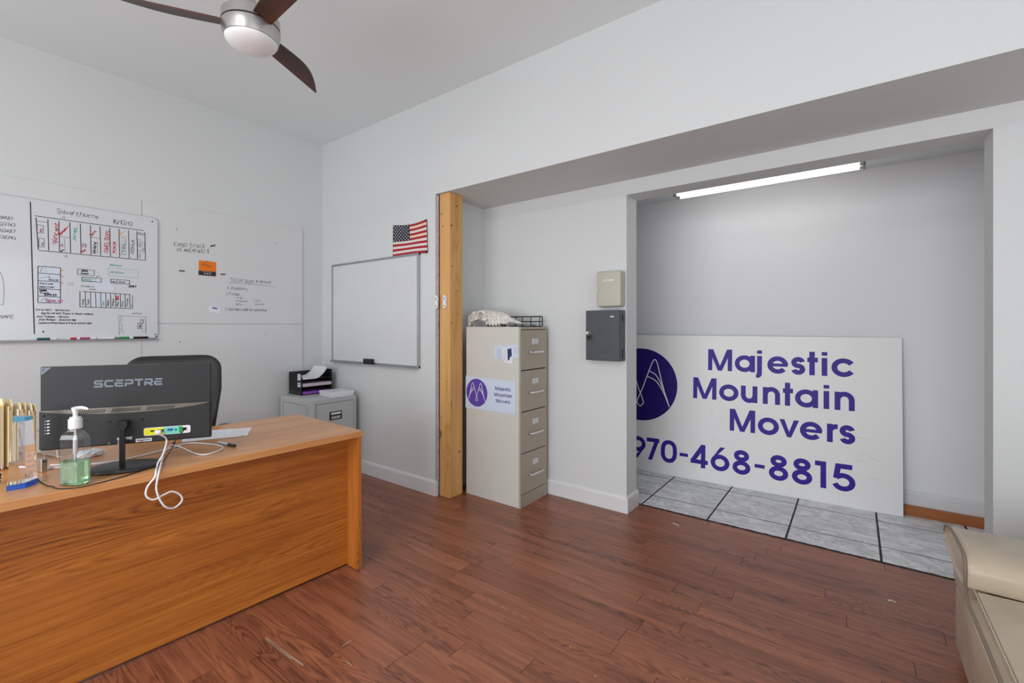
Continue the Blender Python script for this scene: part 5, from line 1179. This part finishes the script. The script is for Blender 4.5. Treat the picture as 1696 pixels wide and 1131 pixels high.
# base block and front rail
cushion('base_frame', .028, .98, .42, 2.585, .015, .30, .03, .006)
cushion('seat_cushion', -.012, .80, 1.36, 2.104, .285, .466, .028, .012)
cushion('seat_cushion', -.012, .80, .80, 1.355, .285, .466, .028, .012)
for (ya, yb, yin) in ((2.112, 2.588, 2.108), (.42, .80, .795)):
    cushion('arm_base', .022, .98, ya + .01, yb, .28, .47, .03, .006)
def arm_pad(nm, prof, x0, x1):
    b_ = MB(); n_ = len(prof); rings = []
    cy_ = sum(p[0] for p in prof) / n_; cz_ = sum(p[1] for p in prof) / n_
    for x_, k in ((x0 + .004, .90), (x0 - .006, .97), (x0 + .002, 1.0), (x0 + .03, 1.01), (x0 + .12, 1.02), (x0 + .3, 1.03), (x0 + .6, 1.02), (x1, 1.0)):
        rings.append([b_.bm.verts.new((x_, cy_ + (p[0] - cy_) * k, cz_ + (p[1] - cz_) * k)) for p in prof])
    for A, B_ in zip(rings, rings[1:]):
        for i in range(n_): b_.bm.faces.new((A[i], A[(i + 1) % n_], B_[(i + 1) % n_], B_[i]))
    b_.bm.faces.new(rings[0][::-1]); b_.bm.faces.new(rings[-1]); return b_.build(nm, M['sofa'], so, smooth=True, angle=50)
ap = [(2.104, .462), (2.098, .505), (2.104, .535), (2.130, .556), (2.22, .560), (2.32, .556), (2.42, .545), (2.50, .525), (2.53, .49), (2.50, .465), (2.42, .448), (2.3, .440), (2.18, .448)]
arm_pad('arm_pad', ap, -.004, .80)
arm_pad('arm_pad', [(1.205 * 0 + (.80 + (2.104 - p[0])) if False else .80 - (p[0] - 2.104), p[1]) for p in ap], -.004, .80)
def pipe(nm, pts_, r_=.0052, m_='sofapipe'):
    b_ = MB(); b_.tube(spline(pts_, 5), r_, 8); return b_.build(nm, M[m_], so, smooth=True)
pipe('piping', [(-.008, p[0], p[1] + .002) for p in ap[:9]])
pipe('piping', [(-.006, 2.098, .461), (-.018, 2.0, .464), (-.018, 1.75, .465), (-.018, 1.5, .464), (-.010, 1.37, .461)])
# stitch lines: short dashes on the cushions next to the piping
b = MB()
for i in range(64):
    y_ = 1.40 + i * .0108; b.box(.009, .0105, y_, y_ + .006, .4672, .4690)
for i in range(40):
    t = i / 39; k = t * 7; j = min(6, int(k)); f_ = k - j; p, q_ = ap[j + 1], ap[min(j + 2, 12)]
    y_ = p[0] + (q_[0] - p[0]) * f_; z_ = p[1] + (q_[1] - p[1]) * f_
    if j + 1 < 8: b.box(.012, .0135, y_ - .0025, y_ + .0025, z_ + .0015, z_ + .003)
st_ = b.build('stitching', M['stitch'], so); st_['kind'] = 'stuff'
pipe('front_seam', [(.021, 2.15, .10), (.018, 2.06, .16), (.016, 1.98, .235), (.018, 1.92, .27)], .003, 'stitch')
# back rest, behind the seat
cushion('back_cushion', .72, .96, .81, 1.45, .42, .92, .06, .02); cushion('back_cushion', .72, .96, 1.455, 2.10, .42, .92, .06, .02)
cushion('back_frame', .90, 1.10, .44, 2.57, .05, .84, .05, .01)
for y_ in (.5, 2.5):
    for x_ in (.08, .92): MB().cyl((x_, y_, 0), (x_, y_, .03), .02, .024, seg=14).build('foot', M['blackm'], so)

# ================================================================== CRUMBS ON THE FLOOR
rr = random.Random(21)
def crumbs(nm, lab, m_, spots, s0, s1):
    b_ = MB()
    for x_, y_ in spots:
        s_ = rr.uniform(s0, s1); r_ = bmesh.ops.create_icosphere(b_.bm, subdivisions=1, radius=s_)
        for v in r_['verts']: v.co = Vector((v.co.x * rr.uniform(.7, 1.4) + x_, v.co.y * rr.uniform(.7, 1.4) + y_, max(.0004, v.co.z * .5 + s_ * .3)))
    o_ = b_.build(nm, M[m_]); return tag(o_, lab, 'crumbs', kind='stuff')
crumbs('floor_crumbs', 'yellow crumbs scattered on the plank floor', 'crumb', [(-1.0 + rr.gauss(0, .02), 2.95 - i * .06 + rr.gauss(0, .03)) for i in range(10)] + [(rr.uniform(-1.2, .2), rr.uniform(1.6, 3.0)) for _ in range(14)], .0015, .0035)
crumbs('plaster_crumbs', 'white plaster bits along the joint and planks', 'debris', [(rr.uniform(-1.25, -.95), 3.24 + rr.gauss(0, .012)) for _ in range(18)] + [(rr.uniform(-2.4, .2), rr.uniform(1.3, 2.9)) for _ in range(26)], .001, .0028)
crumbs('plaster_lump', 'white plaster lump on the floor near the sofa', 'debris', [(.145, 2.86), (.155, 2.855), (.135, 2.852)], .004, .008)
crumbs('plaster_chips', 'pale plaster chip near the corner of the opening', 'debris', [(-.97, 3.10), (-.955, 3.095), (-.94, 3.092)], .004, .007)
sp_ = [( -.02 + rr.gauss(0, .10), 2.55 - 0 * rr.random()) for _ in range(0)]
b = MB()
for _ in range(260):
    x_ = rr.gauss(.06, .09); y_ = 2.76 + rr.gauss(0, .016); s_ = rr.uniform(.0008, .0026)
    b.poly([(x_ + s_ * math.cos(R(a)) * 1.6, y_ + s_ * math.sin(R(a)), .00045) for a in range(0, 360, 60)])
tag(b.build('floor_scuff', M['dust']), 'patch of pale scratches on the planks before the tiles', 'scuff', kind='stuff')
b = MB()
for (x_, y_, a, ln) in ((-2.0, .925, 2.6, .28), (-1.99, .921, 2.6, .20), (-1.694, 1.09, 92, .045), (-1.60, 1.05, 0, .03)):
    ribbon(b, [(x_ + ln * t * math.cos(R(a)), y_ + ln * t * math.sin(R(a)) + rr.uniform(-.002, .002)) for t in (0, .3, .6, 1)], .006, lambda u, v: (u, v, .0005))
tag(b.build('floor_scratch', mat('worn_scratch', (172, 150, 128), .7)), 'pale worn scratches on the floor by the desk foot', 'scuff', kind='stuff')

for o in bpy.data.objects:
    n_ = o.name.split('.')[0]
    if o.parent and (n_ in ('knots', 'screw_heads', 'pen_strokes', 'erased_smudges', 'erased_marks', 'stars', 'tack', 'teeth', 'vent_slots', 'button_legend', 'white_dots', 'print_lines', 'small_print', 'etched_text', 'lettering', 'company_name',
            'phone_number', 'mountain_line', 'scuffs', 'brand_lettering', 'rating_label', 'label_writing', 'hem', 'key', 'wire_frame', 'crossbars', 'logo_print') or n_.endswith('_writing')): o['kind'] = 'stuff'
